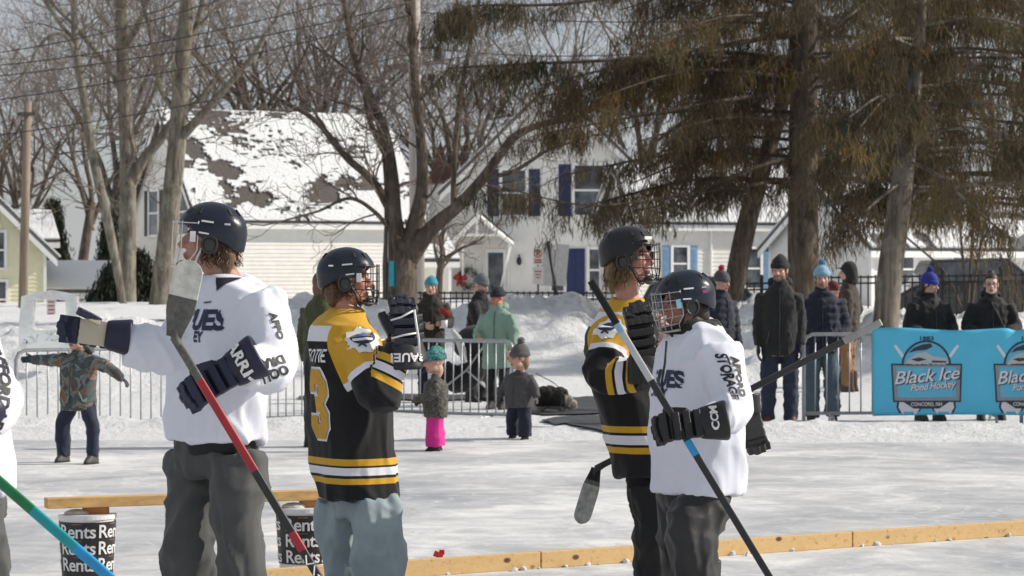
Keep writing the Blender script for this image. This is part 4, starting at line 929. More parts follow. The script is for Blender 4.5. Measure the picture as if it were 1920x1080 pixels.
def head_shapes(mb, h, face=True):
    k = h.k
    def E(c, r): mb.ell(h.p(*c), tuple(t * k for t in r), h.M, 16, 10)
    E((0, -.012, .032), (.077, .097, .093)); E((0, .028, -.036), (.062, .063, .085)); E((0, .058, -.094), (.034, .03, .024))
    for s in (-1, 1):
        E((s * .036, .058, -.022), (.027, .03, .028)); E((s * .030, .080, .020), (.027, .014, .010)); E((s * .078, -.004, -.008), (.009, .021, .033))
        E((s * .013, .098, -.035), (.010, .012, .009)); E((s * .042, .02, -.075), (.022, .045, .03))
    mb.tube([h.p(0, .088, .010), h.p(0, .102, -.012), h.p(0, .116, -.031), h.p(0, .104, -.042)], [.009 * k, .011 * k, .0145 * k, .010 * k], 10)
    E((0, .091, -.0655), (.024, .012, .0065)); E((0, .089, -.0765), (.021, .012, .007))
def paint_skin(me, h, org, tone, lips=(.36, .15, .13), brow=(.06, .035, .02), beard=None, coarse=False):
    v = getv(me) + np.array(org); q = h.loc(v); n = len(v); col = np.tile(np.array(tone), (n, 1))
    x, y, z = np.abs(q[:, 0]), q[:, 1], q[:, 2]
    inhead = (y > .02) & (np.abs(z) < .14)
    ck = np.exp(-(((x - .04) / .025) ** 2 + ((z + .03) / .022) ** 2)) + .9 * np.exp(-((x / .016) ** 2 + ((z + .032) / .018) ** 2)); ck = ck * inhead
    col = col * (1 - .38 * ck[:, None]) + np.array([.62, .20, .16]) * (.38 * ck)[:, None]
    if beard is not None:
        bm_ = inhead & (z < -.050) & ~((x < .02) & (z > -.082)) & (y > .0) | (inhead & (z < -.048) & (z > -.062) & (x < .03)); col[bm_] = beard
    m = inhead & (x < .023) & (z < -.059) & (z > -.084) & (y > .075); col[m] = lips
    m = inhead & (x < .019) & (np.abs(z + .071) < .0026) & (y > .075); col[m] = (.10, .03, .03)
    ex = (x - .031) / .0145; ez = (z - .000) / .0075; m = inhead & (ex ** 2 + ez ** 2 < 1) & (y > .05); col[m] = (.34, .26, .22)
    m = inhead & ((x - .031) ** 2 + z ** 2 < .0068 ** 2) & (y > .05); col[m] = (.02, .014, .01)
    if coarse:
        m = inhead & ((x - .031) ** 2 + z ** 2 < .0155 ** 2) & (y > .05); col[m] = np.array(tone) * .8; m = inhead & ((x - .031) ** 2 + (z * 1.3) ** 2 < .008 ** 2) & (y > .05); col[m] = (.05, .03, .025); m = inhead & (np.abs(z - .026) < .005) & (x > .014) & (x < .048) & (y > .05); col[m] = np.array(tone) * .45
        cattr(me, 'tint', col); return
    m = inhead & (np.abs(z - .0085) < .003) & (x > .016) & (x < .047) & (y > .05); col[m] = (.05, .03, .02)
    m = inhead & (np.abs(z - .024 + .12 * np.abs(x - .03)) < .0045) & (x > .012) & (x < .052) & (y > .05); col[m] = brow
    cattr(me, 'tint', col)
def hand_shapes(mb, w, d, back, side, k=1.0, curl=0.5, spread=0.06):
    """bare hand: w wrist, d direction, back = back-of-hand normal, side = thumb side"""
    d = Vector(d).normalized(); back = Vector(back); back = (back - d * back.dot(d)).normalized(); side = d.cross(back) if d.cross(back).dot(Vector(side)) > 0 else -d.cross(back)
    w = Vector(w); pal = w + d * .05 * k
    M = Matrix((side, d, back)).transposed(); mb.ell(pal, (.042 * k, .055 * k, .017 * k), M, 12, 8)
    for i, (o, L) in enumerate(((.03, .072), (.010, .082), (-.011, .076), (-.030, .060))):
        p = w + d * .088 * k + side * o * k; dd = (d + side * (o * spread * 20)).normalized(); pts = [p - dd * .02 * k, p]; a = 0
        for s in range(3):
            a += curl * (.55 + .2 * s); pts.append(pts[-1] + (dd * math.cos(a) - back * math.sin(a)) * L * k * (.42, .32, .26)[s])
        mb.tube(pts, [.009 * k, .0095 * k, .009 * k, .0085 * k, .007 * k], 8)
    p = w + d * .03 * k + side * .034 * k; dd = (d * .75 + side * .6 - back * .25).normalized()
    mb.tube([p - dd * .015 * k, p + dd * .025 * k, p + (dd + d * .2).normalized() * .05 * k, p + (dd * .8 + d * .5).normalized() * .072 * k], [.012 * k, .0115 * k, .0105 * k, .008 * k], 8)
def seg_dist(v, a, b):
    a, b = np.array(a), np.array(b); ab = b - a; t = np.clip(((v - a) @ ab) / (ab @ ab), 0, 1); d = np.linalg.norm(v - (a + t[:, None] * ab), axis=1); return d, t
def torso_loft(mb, rings, e=2.3, inset=0.0):
    """rings: (centre, fwd, half-width, half-depth)"""
    rs = []
    q = catmull([tuple(c) + (f[0], f[1], a, b) for c, f, a, b in rings], 4)
    for p in q:
        f = V(p[3], p[4], 0).normalized(); r = f.cross(V(0, 0, 1)); rs.append((Vector(p[:3]), r, max(.02, float(p[5]) - inset), f, max(.02, float(p[6]) - inset)))
    mb.loft(rs, 26, e=e)
def garment(name, root, build, voxel, mat, wr=(.012, (7, 7, 2.4)), seed=1, sm=5, arms=None, hem=None, attrs=True):
    mb = MB(); build(mb); me = remesh(mb, voxel, sm); org = wloc(root)
    if wr: wrinkle(me, wr[0], wr[1], seed)
    v = getv(me)
    if attrs:
        attr(me, 'h', v[:, 2] - hem)
        best = np.full(len(v), -1.0); bd = np.full(len(v), 1e9)
        for (S, E_, W_, rs) in arms:
            d1, t1 = seg_dist(v, S, E_); d2, t2 = seg_dist(v, E_, W_); L1 = (Vector(E_) - Vector(S)).length; L2 = (Vector(W_) - Vector(E_)).length
            a = np.where(d1 < d2, t1 * L1, L1 + t2 * L2); d = np.minimum(d1, d2); m = d < bd; bd = np.where(m, d, bd); best = np.where(m, a, best)
        rad = arms[0][3]; attr(me, 'arm', best); attr(me, 'isarm', np.clip((rad * 1.35 - bd) / .03 + .5, 0, 1))
    setv(me, v - np.array(org)); me.shade_smooth()
    return link(name, me, root, mat)
def shoe(name, root, ankle, fwd, mat, sole, k=1.0, tall=.18, skate=False, gz=0.0):
    """boot or skate standing at gz"""
    f = Vector(fwd); f.z = 0; f.normalize(); r = f.cross(V(0, 0, 1)); a = Vector(ankle); mb = MB(); base = V(a.x, a.y, gz + (.075 if skate else .0))
    def rg(y, z, w, l): return (base + f * y * k + V(0, 0, z * k), r, w * k, f, l * k)
    mb.loft([rg(.035, .015, .048, .14), rg(.035, .04, .05, .145), rg(.025, .075, .048, .125), rg(.0, .115, .048, .09), rg(-.02, .16, .05, .07), rg(-.02, tall + .06, .056, .07)], 18, e=2.4)
    me = remesh(mb, .012 if not skate else .01, 3); setv(me, getv(me) - np.array(wloc(root))); me.shade_smooth(); o = link(name, me, root, mat)
    mb = MB()
    if skate:
        mb.box(base + f * .03 + V(0, 0, -.02), (.03, .26, .04), Matrix((r, f, V(0, 0, 1))).transposed()); mb.box(base + f * .03 + V(0, 0, -.055), (.006, .29, .036), Matrix((r, f, V(0, 0, 1))).transposed()); mb.obj('skate_blade', sole, o)
    else:
        mb.loft([rg(.035, .0, .05, .147), rg(.035, .022, .052, .15)], 18, e=2.4); mb.obj('sole', sole, o)
    return o
def knit_hat(root, h, mat, pom=None, cuff=None, drop=.028, fold=True, slack=0.0, name='knit_hat'):
    mb = MB(); k = h.k
    rings = []
    for z, a, b, y in ((drop, .088, .106, -.012), (drop + .012, .090, .108, -.012), (.07, .088, .105, -.014), (.10, .078, .092, -.016), (.128 + slack * .3, .056, .066, -.02), (.146 + slack * .6, .03, .036, -.024 - slack * .3), (.155 + slack, .012, .014, -.026 - slack * .5)):
        rings.append((h.p(0, y - (.02 if z < .06 else 0) * 0, z), h.r, a * k, h.f, b * k))
    mb.loft(rings, 26, e=2.05); me = mb.mesh(True); v = getv(me); wv = np.sin(np.arctan2(*(h.loc(v)[:, [0, 1]].T)) * 26) * .0025; n = normals(me); setv(me, v + n * wv[:, None] - np.array(wloc(root)))
    o = link(name, me, root, mat)
    if fold:
        mb = MB(); mb.loft([(h.p(0, -.012, drop - .012), h.r, .088 * k, h.f, .107 * k), (h.p(0, -.012, drop - .008), h.r, .095 * k, h.f, .114 * k), (h.p(0, -.012, drop + .034), h.r, .096 * k, h.f, .115 * k), (h.p(0, -.012, drop + .04), h.r, .089 * k, h.f, .108 * k)], 26, e=2.05); mb.obj('hat_cuff', cuff or mat, o, True)
    if pom:
        mb = MB(); rr = random.Random(4); c = h.p(0, -.03 - slack * .5, .175 + slack)
        mb.ell(c, (.036 * k,) * 3, None, 10, 8)
        for i in range(160):
            d = V(rr.gauss(0, 1), rr.gauss(0, 1), rr.gauss(0, 1)).normalized(); s = d.orthogonal().normalized() * .004 * k; b = c + d * .03 * k; mb.add([b - s, b + s, b + d * rr.uniform(.014, .026) * k], [(0, 1, 2)])
        mb.obj('pompom', pom, o)
    return o
def hair_mat(name, c): return simple(name, c, .55, .5, 60, stretch=(1, 1, .15))
HAIR_BR, HAIR_DK, HAIR_BL = hair_mat('brown_hair', (.12, .065, .035)), hair_mat('dark_hair', (.03, .02, .014)), hair_mat('sandy_hair', (.22, .14, .075))
def hair_cap(root, h, mat, low=-.03, seed=1, bun=False, long=0.0):
    """hair over skull back and sides; optional length below"""
    mb = MB(); k = h.k
    mb.ell(h.p(0, -.014, .036), (.085 * k, .106 * k, .101 * k), h.M, 20, 14); mb.ell(h.p(0, -.05, -.02 + low * .5), (.072 * k, .062 * k, (.075 - low * .5) * k), h.M, 16, 10)
    if long: 
        for s in (-1, 0, 1): ctube(mb, [h.p(s * .05, -.06, -.02), h.p(s * .055, -.075, -.07), h.p(s * .055, -.07, -.07 - long)], [.032 * k, .03 * k, .012 * k], 10)
    if bun: mb.ell(h.p(0, -.05, .135), (.04 * k, .04 * k, .035 * k), h.M)
    me = remesh(mb, .009, 2); v = getv(me); q = h.loc(v); n = normals(me); w = vnoise(q * 1.0, (60, 12, 14), seed) * .004; v = v + n * w[:, None]
    front = q[:, 1] > .03 + .0 * q[:, 2]; front &= q[:, 2] < .066
    v[front] -= np.array(h.f) * ((q[front, 1] - .03) * .9 * k)[:, None]
    setv(me, v - np.array(wloc(root))); me.shade_smooth(); return link('hair', me, root, mat)

def strands(root, h, mat, n, L, seed, wave=.012):
    rr = random.Random(seed); mb = MB()
    for i in range(n):
        a = rr.uniform(-2.2, 2.2); x, y = math.sin(a) * .078, -.02 - math.cos(a) * .085; z = rr.uniform(-.07, .0); p = [h.p(x, y, z)]; l = L * rr.uniform(.6, 1.15); o = V(rr.gauss(0, .012), rr.gauss(0, .012), 0)
        for k in range(1, 6): t = k / 5; q_ = h.p(x * (1 + .08 * t), y * (1 + .12 * t), z) + V(0, 0, -l * t) + o * t + V(math.sin(t * 7 + i) * wave * t, math.cos(t * 6 + i) * wave * t, 0); p.append(q_)
        mb.tube(p, [.0035, .0035, .003, .003, .002, .001], 3)
    return tag(mb.obj('hair_strands', mat, root, True), kind='stuff')
# ---- hockey kit
def helmet(root, h, mat, wire, clip, wires=True, vert=(-1.28, -.9, -.55, -.2, .2, .55, .9, 1.28), mark=None, visor=None, wr_=.0024, strap=None, sticker=None, cage_h=5):
    k = h.k; NU, NV = 48, 16; v = []; f = []
    def bottom(t):                                   # lower rim by angle from the front
        a = abs(math.atan2(math.sin(t), math.cos(t)))
        return .052 if a < .75 else .052 - .055 * sstep(.75, 1.25, a) - .045 * sstep(1.5, 2.5, a)
    for j in range(NV + 1):
        for i in range(NU):
            t = 2 * math.pi * i / NU; zb = bottom(t); s = j / NV; zc = .150
            z = zc - (zc - zb) * (s ** 1.5 * .62 + s * .38) if j else zc
            g = max(0, 1 - ((z - .02) / (zc - .02)) ** 2) if z > .02 else 1
            rad = math.sqrt(g) if z > .02 else 1 - .10 * (.02 - z) / .1
            e = 2.35; cs, sn = math.cos(t), math.sin(t); den = (abs(cs) ** e + abs(sn) ** e) ** (1 / e)
            y = cs / den * .141; x = sn / den * .114
            ridge = 1 + .018 * math.exp(-((abs(t - math.pi) - 1.75) / .07) ** 2) * (1 if z < .13 else 0) + .02 * (math.cos(t * 6) > .55 and .07 < z < .135) + (.03 * math.exp(-((s - .97) / .05) ** 2) if abs(math.atan2(sn, cs)) < .9 else 0)
            if y < 0 and .055 < z < .125: ridge += .012
            v.append(h.p(x * rad * ridge, -.008 + y * rad * ridge, z))
    for j in range(NV):
        for i in range(NU):
            a, b = j * NU + i, j * NU + (i + 1) % NU; f.append((a, a + NU, b + NU, b))
    org = wloc(root); me = mesh_of([p - org for p in v], f); bm = bmesh.new(); bm.from_mesh(me); bmesh.ops.remove_doubles(bm, verts=bm.verts, dist=.0005); bmesh.ops.recalc_face_normals(bm, faces=bm.faces[:]); bm.to_mesh(me); bm.free(); me.shade_smooth()
    o = link('helmet', me, root, mat); md = o.modifiers.new('t', 'SOLIDIFY'); md.thickness = .012; md.offset = -1; ss = o.modifiers.new('s', 'SUBSURF'); ss.levels = 1; ss.render_levels = 1
    mb = MB()                                        # dark vent slots
    for t in (.5, -.5, 1.05, -1.05, 2.2, -2.2, 2.7, -2.7):
        mb.box(h.p(math.sin(t) * .0875, -.008 + math.cos(t) * .106, .108), (.010 * k, .010 * k, .030 * k), h.M @ Matrix.Rotation(-t, 3, 'Z') @ Matrix.Rotation(.72, 3, 'X'))
    vents = mb.obj('vent', BLK, o); tag(vents, kind='stuff')
    for s in (-1, 1):                                # ear guards, clips, white rim marks
        mb = MB(); pts = [h.p(s * (.104 + .004 * math.sin(a)), .004 + .030 * math.cos(a), -.022 + .036 * math.sin(a)) for a in [i * math.pi / 6 for i in range(13)]]; mb.tube(pts, .006 * k, 6); mb.ell(h.p(s * .099, .004, -.022), (.005 * k, .028 * k, .034 * k), h.M, 12, 8); mb.obj('ear_guard', MATS['ear_plastic'], o, True)
        if clip:
            mb = MB(); mb.box(h.p(s * .113, .072, .004), (.008 * k, .022 * k, .042 * k), h.M); mb.obj('cage_clip', clip, o)
        if mark:
            mb = MB(); mb.box(h.p(s * .1265, .018, .066), (.004 * k, .048 * k, .007 * k), h.M @ Matrix.Rotation(.08, 3, 'X')); mb.obj('brand_mark', mark, o); mb = MB(); mb.box(h.p(s * .1225, -.06, .060), (.004 * k, .022 * k, .007 * k), h.M @ Matrix.Rotation(s * .38, 3, 'Z')); mb.obj('brand_mark', mark, o)
            mb = MB(); mb.box(h.p(s * .119, .03, .020), (.004 * k, .040 * k, .006 * k), h.M @ Matrix.Rotation(.12, 3, 'X')); mb.obj('brand_mark', mark, o)
        if sticker: mb = MB(); mb.box(h.p(s * .1225, -.062, .040), (.004 * k, .022 * k, .014 * k), h.M @ Matrix.Rotation(s * .4, 3, 'Z')); mb.obj('sticker', sticker, o)
    if strap is not None:
        mb = MB()
        for s in (-1, 1): mb.tube([h.p(s * .095, .02, -.01), h.p(s * .075, .045, -.07), h.p(s * .03, .06, -.125), h.p(0, .062, -.13)], .005 * k, 5)
        mb.obj('chin_strap', strap, o, True)
    if wires:
        def cp(a, z):                                 # cage surface: angle from front, height
            w = 1 - .10 * max(0, (-.06 - z) / .07) ; return h.p(math.sin(a) * .105 * w, .012 + math.cos(a) * .138 * w, z)
        mb = MB(); zs = [.058, .022, -.014, -.05, -.086, -.112][:cage_h + 1]
        for z in zs: 
            lim = 1.28 if z > -.07 else 1.05; mb.tube([cp(-lim + 2 * lim * i / 18, z - .012 * (1 - abs(-1 + i / 9)) * (1 if z < -.04 else 0)) for i in range(19)], wr_ * k, 5)
        for a in vert: mb.tube([cp(a * (1 if z > -.07 else .84), z) for z in (.066, .03, -.014, -.05, -.086, -.115)], wr_ * k, 5)
        mb.tube([cp(-1.1 + 2.2 * i / 18, -.118) for i in range(19)], wr_ * 1.6 * k, 5); mb.obj('face_cage', wire, o, True)
        mb = MB(); mb.ell(h.p(0, .1, -.112), (.04 * k, .028 * k, .022 * k), h.M, 12, 8); mb.obj('chin_cup', MATS['ear_plastic'], o, True)
    return o
def hockey_glove(name, parent, w, d, back, thumb, mat, palm, trim, k=1.0, curl=.9, spread=0.0, open_=False, cuff_len=.15, text=None, text_flip=False, roll_col=None, top=None):
    """padded glove; w wrist, d hand direction, back normal, thumb side"""
    d = Vector(d).normalized(); b = Vector(back); b = (b - d * b.dot(d)).normalized(); s = d.cross(b); s = s if s.dot(Vector(thumb)) > 0 else -s; w = Vector(w)
    M = Matrix((s, d, b)).transposed()
    def p(x, y, z): return w + (s * x + d * y + b * z) * k
    mb = MB()
    def pad(c, sz, rx=0, rz=0): mb.box(p(*c), tuple(t * k for t in sz), M @ Matrix.Rotation(rz, 3, 'Z') @ Matrix.Rotation(rx, 3, 'X'))
    pad((0, .065, .002), (.104, .125, .030))
    for i, y in enumerate((.018, .060, .102)): pad((-.006, y, .030), (.110, .030, .030))
    fing = []
    for i, (o, L) in enumerate(((.0450, .082), (.0150, .092), (-.0150, .086), (-.0450, .072))):
        q = p(o, .125, .012); a = .12; dd = (d + s * (o * spread * 12)).normalized(); ax = s
        for g in range(3):
            a += curl * (.75, .8, .55)[g] * (.9 if g else .55); dv = dd * math.cos(a) - b * math.sin(a); nb = dd * math.sin(a) + b * math.cos(a); Ls = L * (.46, .38, .30)[g] * k
            c = q + dv * Ls * .5 + nb * .004 * k; mb.box(c, (.0245 * k, Ls * .88, .038 * k), Matrix((ax, dv, nb)).transposed()); q = q + dv * Ls
    tq = p(.050, .045, -.004); td = (d * .84 + s * .34 - b * (.25 + .35 * curl)).normalized(); tb = (b - td * b.dot(td)).normalized()
    for g in range(2):
        Ls = (.062, .05)[g] * k; mb.box(tq + td * Ls * .5, (.034 * k, Ls * .92, .038 * k), Matrix((td.cross(tb), td, tb)).transposed()); tq = tq + td * Ls; td = (td + d * .25 - b * .2 * curl).normalized(); tb = (b - td * b.dot(td)).normalized()
    me = remesh(mb, .0040 * k, 2, .35); v = getv(me); q = np.array([(Vector(x) - w) for x in v]); lx, ly, lz = (q @ np.array(s)) / k, (q @ np.array(d)) / k, (q @ np.array(b)) / k
    nn = normals(me); pal = ((nn @ np.array(b)) < -.35) & (ly > -.02) & (ly < .125) & (lz < .0) & (lx < .056); attr(me, 'palm', pal.astype(float)); setv(me, v - np.array(wloc(parent))); me.shade_smooth()
    g = link(name, me, parent, mat)
    # cuff: flared open roll
    mb = MB(); rings = []
    for y, a, c in ((.015, .054, .034), (-.03, .060, .042), (-.075, .069, .054), (-cuff_len * .85, .074, .062)): rings.append((p(0, y, .004), s, a * k, b, c * k))
    n = 24; vs = []; fs = []
    for c, u, a, ww, bb in rings:
        for i in range(n):
            t = 2 * math.pi * i / n; cs, sn = math.cos(t), math.sin(t); vs.append(c + u * math.copysign(abs(cs) ** .8, cs) * a + ww * math.copysign(abs(sn) ** .8, sn) * bb)
    for i in range(len(rings) - 1):
        for j in range(n): fs.append((i * n + j, i * n + (j + 1) % n, (i + 1) * n + (j + 1) % n, (i + 1) * n + j))
    cm_ = mesh_of([x - wloc(parent) for x in vs], fs); co = link('cuff', cm_, g, trim); co.location = (0, 0, 0); md = co.modifiers.new('t', 'SOLIDIFY'); md.thickness = .016 * k; md.offset = 0; sb = co.modifiers.new('s', 'SUBSURF'); sb.levels = 1; sb.render_levels = 1
    if text:
        tm = text_mesh(text[0], text[1] * k, .035, .1, 1.0); xa, ya = (s, d) if not text_flip else (-s, -d)
        if xa.cross(ya).dot(b) < 0: xa = -xa
        ev = bpy.data.meshes.new('x'); ev.from_pydata([tuple(x) for x in getv(cm_)], [], [tuple(q_.vertices) for q_ in cm_.polygons])
        decal('lettering', tm, ev, p(*text[2]), xa, ya, text[3], parent, .014 * k, .02).parent = g
    return g
def stick(label, a, heel, toe, wid, shaft_mat, blade_mats, segs=None, taper=.0, thick=(.0155, .011), group='hockey sticks', tape=None, curve=.03, knob=None, face=(0, -1, 0), label_marks=None):
    """a butt end, heel, toe in world space; segs: (t0, t1, material) painted lengths of the shaft"""
    a, heel, toe = Vector(a), Vector(heel), Vector(toe); root = empty('hockey_stick', a, label, 'hockey stick', group); fv = Vector(face)
    def run(name, t0, t1, mat, sc=1.0):
        mb = MB(); p, q = a.lerp(heel, t0), a.lerp(heel, t1); t = (q - p).normalized(); sx = t.cross(fv).normalized(); n2 = sx.cross(t)
        vs = []
        for c in (p, q):
            for i in range(12):
                an = 2 * math.pi * (i + .5) / 12; cs, sn = math.cos(an), math.sin(an); vs.append(c + sx * math.copysign(abs(cs) ** .45, cs) * thick[0] * sc + n2 * math.copysign(abs(sn) ** .45, sn) * thick[1] * sc)
        mb.add(vs, [(i, (i + 1) % 12, 12 + (i + 1) % 12, 12 + i) for i in range(12)] + [tuple(range(11, -1, -1)), tuple(range(12, 24))]); return mb.obj(name, mat, root)
    for t0, t1, mt, nm in (segs or [(0, 1, shaft_mat, 'shaft')]): run(nm, t0, t1, mt, 1.0 if nm == 'shaft' else 1.07)
    if knob: run('tape_knob', 0, .045, knob, 1.35)
    ax = (toe - heel); L = ax.length; ax.normalize(); upv = (a - heel).normalized(); wv = (upv - ax * upv.dot(ax)).normalized(); nrm = ax.cross(wv)
    nu = 16; cuts = sorted(set([0, 1] + [t for t, _ in blade_mats[1:]]))
    for bi, (t0, mt) in enumerate(blade_mats):
        t1 = blade_mats[bi + 1][0] if bi + 1 < len(blade_mats) else 1.0; mb = MB(); vs = []; nk = 18
        for i in range(nk + 1):
            t = t0 + (t1 - t0) * i / nk; hw = wid / 2 * (.52 + .48 * sstep(-.05, .42, t)); end = 1.0
            if t > .80: end = math.sqrt(max(0.03, 1 - ((t - .80) / .20) ** 2.4))
            c = heel + ax * L * t + nrm * curve * t * t - wv * 0
            th = .0055 * (1.2 - .5 * t)
            for (w_, n_) in ((-1, 1), (1, 1), (1, -1), (-1, -1)): vs.append(c + wv * hw * end * w_ + nrm * th * n_)
        fs = [(4 * i + j, 4 * i + (j + 1) % 4, 4 * i + 4 + (j + 1) % 4, 4 * i + 4 + j) for i in range(nk) for j in range(4)] + [(3, 2, 1, 0), (4 * nk, 4 * nk + 1, 4 * nk + 2, 4 * nk + 3)]
        mb.add(vs, fs); mb.obj('blade' if bi == 0 else 'blade_tape', mt, root)
    mb = MB(); ctube(mb, [a.lerp(heel, .97), heel + ax * L * .02 + upv * .01, heel + ax * L * .12], [thick[0], thick[0] * 1.15, thick[0] * .7], 10); mb.obj('hosel', blade_mats[0][1] if not segs else segs[-1][2], root, True)
    return root
# ---- cloth for the players
def jersey_mat(name, base, hs=None, arms=None, rough=.8):
    """hs / arms: colour bands by height above the hem / distance down the sleeve"""
    m, nt, b = new_mat(name); vec = coords(nt)
    def bands(an, st, scale):
        a = N(nt, 'Attribute', attribute_name=an); d = N(nt, 'Math', operation='DIVIDE'); nt.links.new(a.outputs['Fac'], d.inputs[0]); d.inputs[1].default_value = scale
        return ramp(nt, d.outputs[0], [(p / scale, c) for p, c in st], True)
    if hs:
        i = N(nt, 'Attribute', attribute_name='isarm'); g = N(nt, 'Math', operation='GREATER_THAN'); nt.links.new(i.outputs['Fac'], g.inputs[0]); g.inputs[1].default_value = .5
        col = mixc(nt, g.outputs[0], bands('h', hs, 1.2), bands('arm', arms, 1.0))
    else:
        col = mixc(nt, noise_n(nt, vec, 3, 3), base, tuple(c * .94 for c in base))
    nt.links.new(col, b.inputs['Base Color']); b.inputs['Roughness'].default_value = rough; b.inputs['Sheen Weight'].default_value = .12; b.inputs['Specular IOR Level'].default_value = .25
    vo = N(nt, 'TexVoronoi'); vo.inputs['Scale'].default_value = 330; nt.links.new(vec, vo.inputs['Vector'])
    ad = N(nt, 'Math', operation='MULTIPLY_ADD'); nt.links.new(noise_n(nt, vec, 30, 4), ad.inputs[0]); ad.inputs[1].default_value = 2.0; nt.links.new(vo.outputs['Distance'], ad.inputs[2])
    crease(nt, b, ad.outputs[0], 3.6, .34); return m
WHJ = jersey_mat('white_jersey', (.78, .80, .90))
GOLD, BKJ, WTJ = (.60, .34, .030), (.012, .012, .014), (.74, .74, .80)
def gold_black(name, st, yoke, arm_yoke, arm_st):
    hs = [(0, BKJ)]
    for lo, hi, c in st: hs += [(lo, c), (hi, BKJ)]
    hs += [(yoke - .075, WTJ), (yoke, GOLD)]
    a = [(0, GOLD), (arm_yoke, WTJ), (arm_yoke + .035, BKJ)]
    for lo, hi, c in arm_st: a += [(lo, c), (hi, BKJ)]
    return jersey_mat(name, BKJ, hs, a)
def glove_mat(name, c, palm):
    m, nt, b = new_mat(name); a = N(nt, 'Attribute', attribute_name='palm'); n = noise_n(nt, coords(nt), 30, 4)
    c1 = mixc(nt, n, tuple(x * .75 for x in c), tuple(min(1, x * 1.2) for x in c)); nt.links.new(mixc(nt, a.outputs['Fac'], c1, palm), b.inputs['Base Color']); b.inputs['Roughness'].default_value = .5
    bump(nt, b, n, .25, .006); return m
MATS['ear_plastic'] = simple('ear_guard_plastic', (.035, .035, .038), .35, .1)
HELM_N = simple('navy_helmet', (.006, .011, .024), .30, .3, 14, bmp=.06, bscale=90); HELM_B = simple('black_helmet', (.007, .007, .008), .38, .3, 14, bmp=.06, bscale=90)
WIRE_W = simple('white_wire', (.75, .74, .72), .35, .05); WIRE_B = simple('black_wire', (.015, .015, .016), .4, .05); WIRE_S = simple('silver_wire', (.42, .42, .41), .3, .05, metal=.8)
PLW = simple('white_plastic', (.75, .75, .76), .4, .05); PLB = simple('pale_blue_plastic', (.25, .45, .62), .4, .05); PINK = simple('pink_sticker', (.55, .10, .30), .5); NAVYP = simple('navy_print', (.016, .026, .070), .6, .1)
STEEL = simple('skate_steel', (.55, .55, .56), .3, metal=.9); SKB = simple('skate_boot', (.014, .014, .016), .45); RUB = simple('boot_rubber', (.02, .02, .02), .7)
TONE = (.50, .29, .22); TONE2 = (.56, .34, .26)
def player(label, d, head, rings, armsJ, legsJ, jm, pm, ar=(.095, .088, .062), lr=(.118, .098, .078), tone=TONE, wr=.021, seed=1, e=2.3, hr=None, neckr=.056, jn='jersey', bare=None, kind_l='trousers'):
    gz = 0.0; h = Head(P(*head[0], d + head[3] if len(head) > 3 else d), head[1], head[2])
    base = P((legsJ[0][2][0] + legsJ[1][2][0]) / 2, 0, d); base.z = 0
    root = empty('person', base, label, 'person', 'hockey players on the ice')
    rg = [(P(x, y, d + dd), f, a, b) for x, y, dd, f, a, b in rings]
    AJ = [[P(x, y, d + dd) for x, y, dd in j] for j in armsJ]; LJ = [[P(x, y, d + dd) for x, y, dd in j] for j in legsJ]
    mb = MB(); head_shapes(mb, h); nb = rg[-1][0]
    ctube(mb, [h.p(0, -.015, -.05), h.p(0, -.025, -.10), nb - V(0, 0, .02), nb - V(0, 0, .08)], [.058 * h.k, neckr * h.k, neckr * 1.12, neckr * 1.6], 14)
    torso_loft(mb, rg, e, .05)
    for J in AJ: ctube(mb, J, [.04, .034, .026], 10)
    for J in LJ: ctube(mb, J, [.07, .05, .035], 10)
    if bare is not None:
        hand_shapes(mb, AJ[bare[0]][2], bare[1], bare[2], bare[3], 1.0, bare[4])
    me = remesh(mb, .0068, 3, .4); paint_skin(me, h, (0, 0, 0), tone); setv(me, getv(me) - np.array(base)); me.shade_smooth(); link('body', me, root, SKIN)
    def bj(mb):
        torso_loft(mb, rg, e)
        for J in AJ: ctube(mb, [J[0], J[0].lerp(J[1], .5), J[1], J[1].lerp(J[2], .5), J[2]], [ar[0] * 1.02, ar[0], ar[1], (ar[1] + ar[2]) / 2, ar[2]], 14)
    je = garment(jn, root, bj, .0115, jm, (wr, (3.6, 3.6, 1.5)), seed, 3, [(J[0], J[1], J[2], ar[0]) for J in AJ], rg[0][0].z)
    hips = (LJ[0][0] + LJ[1][0]) / 2
    def bp(mb):
        f = rg[0][1]; fv = V(f[0], f[1], 0).normalized(); r = fv.cross(V(0, 0, 1))
        mb.loft([(hips + V(0, 0, z), r, a, fv, b) for z, a, b in ((.16, .16, .13), (.08, .175, .14), (0, .18, .145), (-.07, .17, .135))], 20)
        for J in LJ: ctube(mb, [J[0], J[0].lerp(J[1], .5), J[1], J[1].lerp(J[2], .45), J[2]], [lr[0], (lr[0] + lr[1]) / 2 * 1.03, lr[1], (lr[1] + lr[2]) / 2 * 1.06, lr[2]], 14)
    garment(kind_l, root, bp, .0125, pm, (.027, (4.2, 4.2, 2.4)), seed + 9, 3, attrs=False)
    for J in LJ: shoe('skate', root, J[2], rg[0][1], SKB, STEEL, 1.05, .16, True)
    if hr: hair_cap(root, h, hr[0], -.06, seed, long=hr[1])
    return root, h, AJ, je

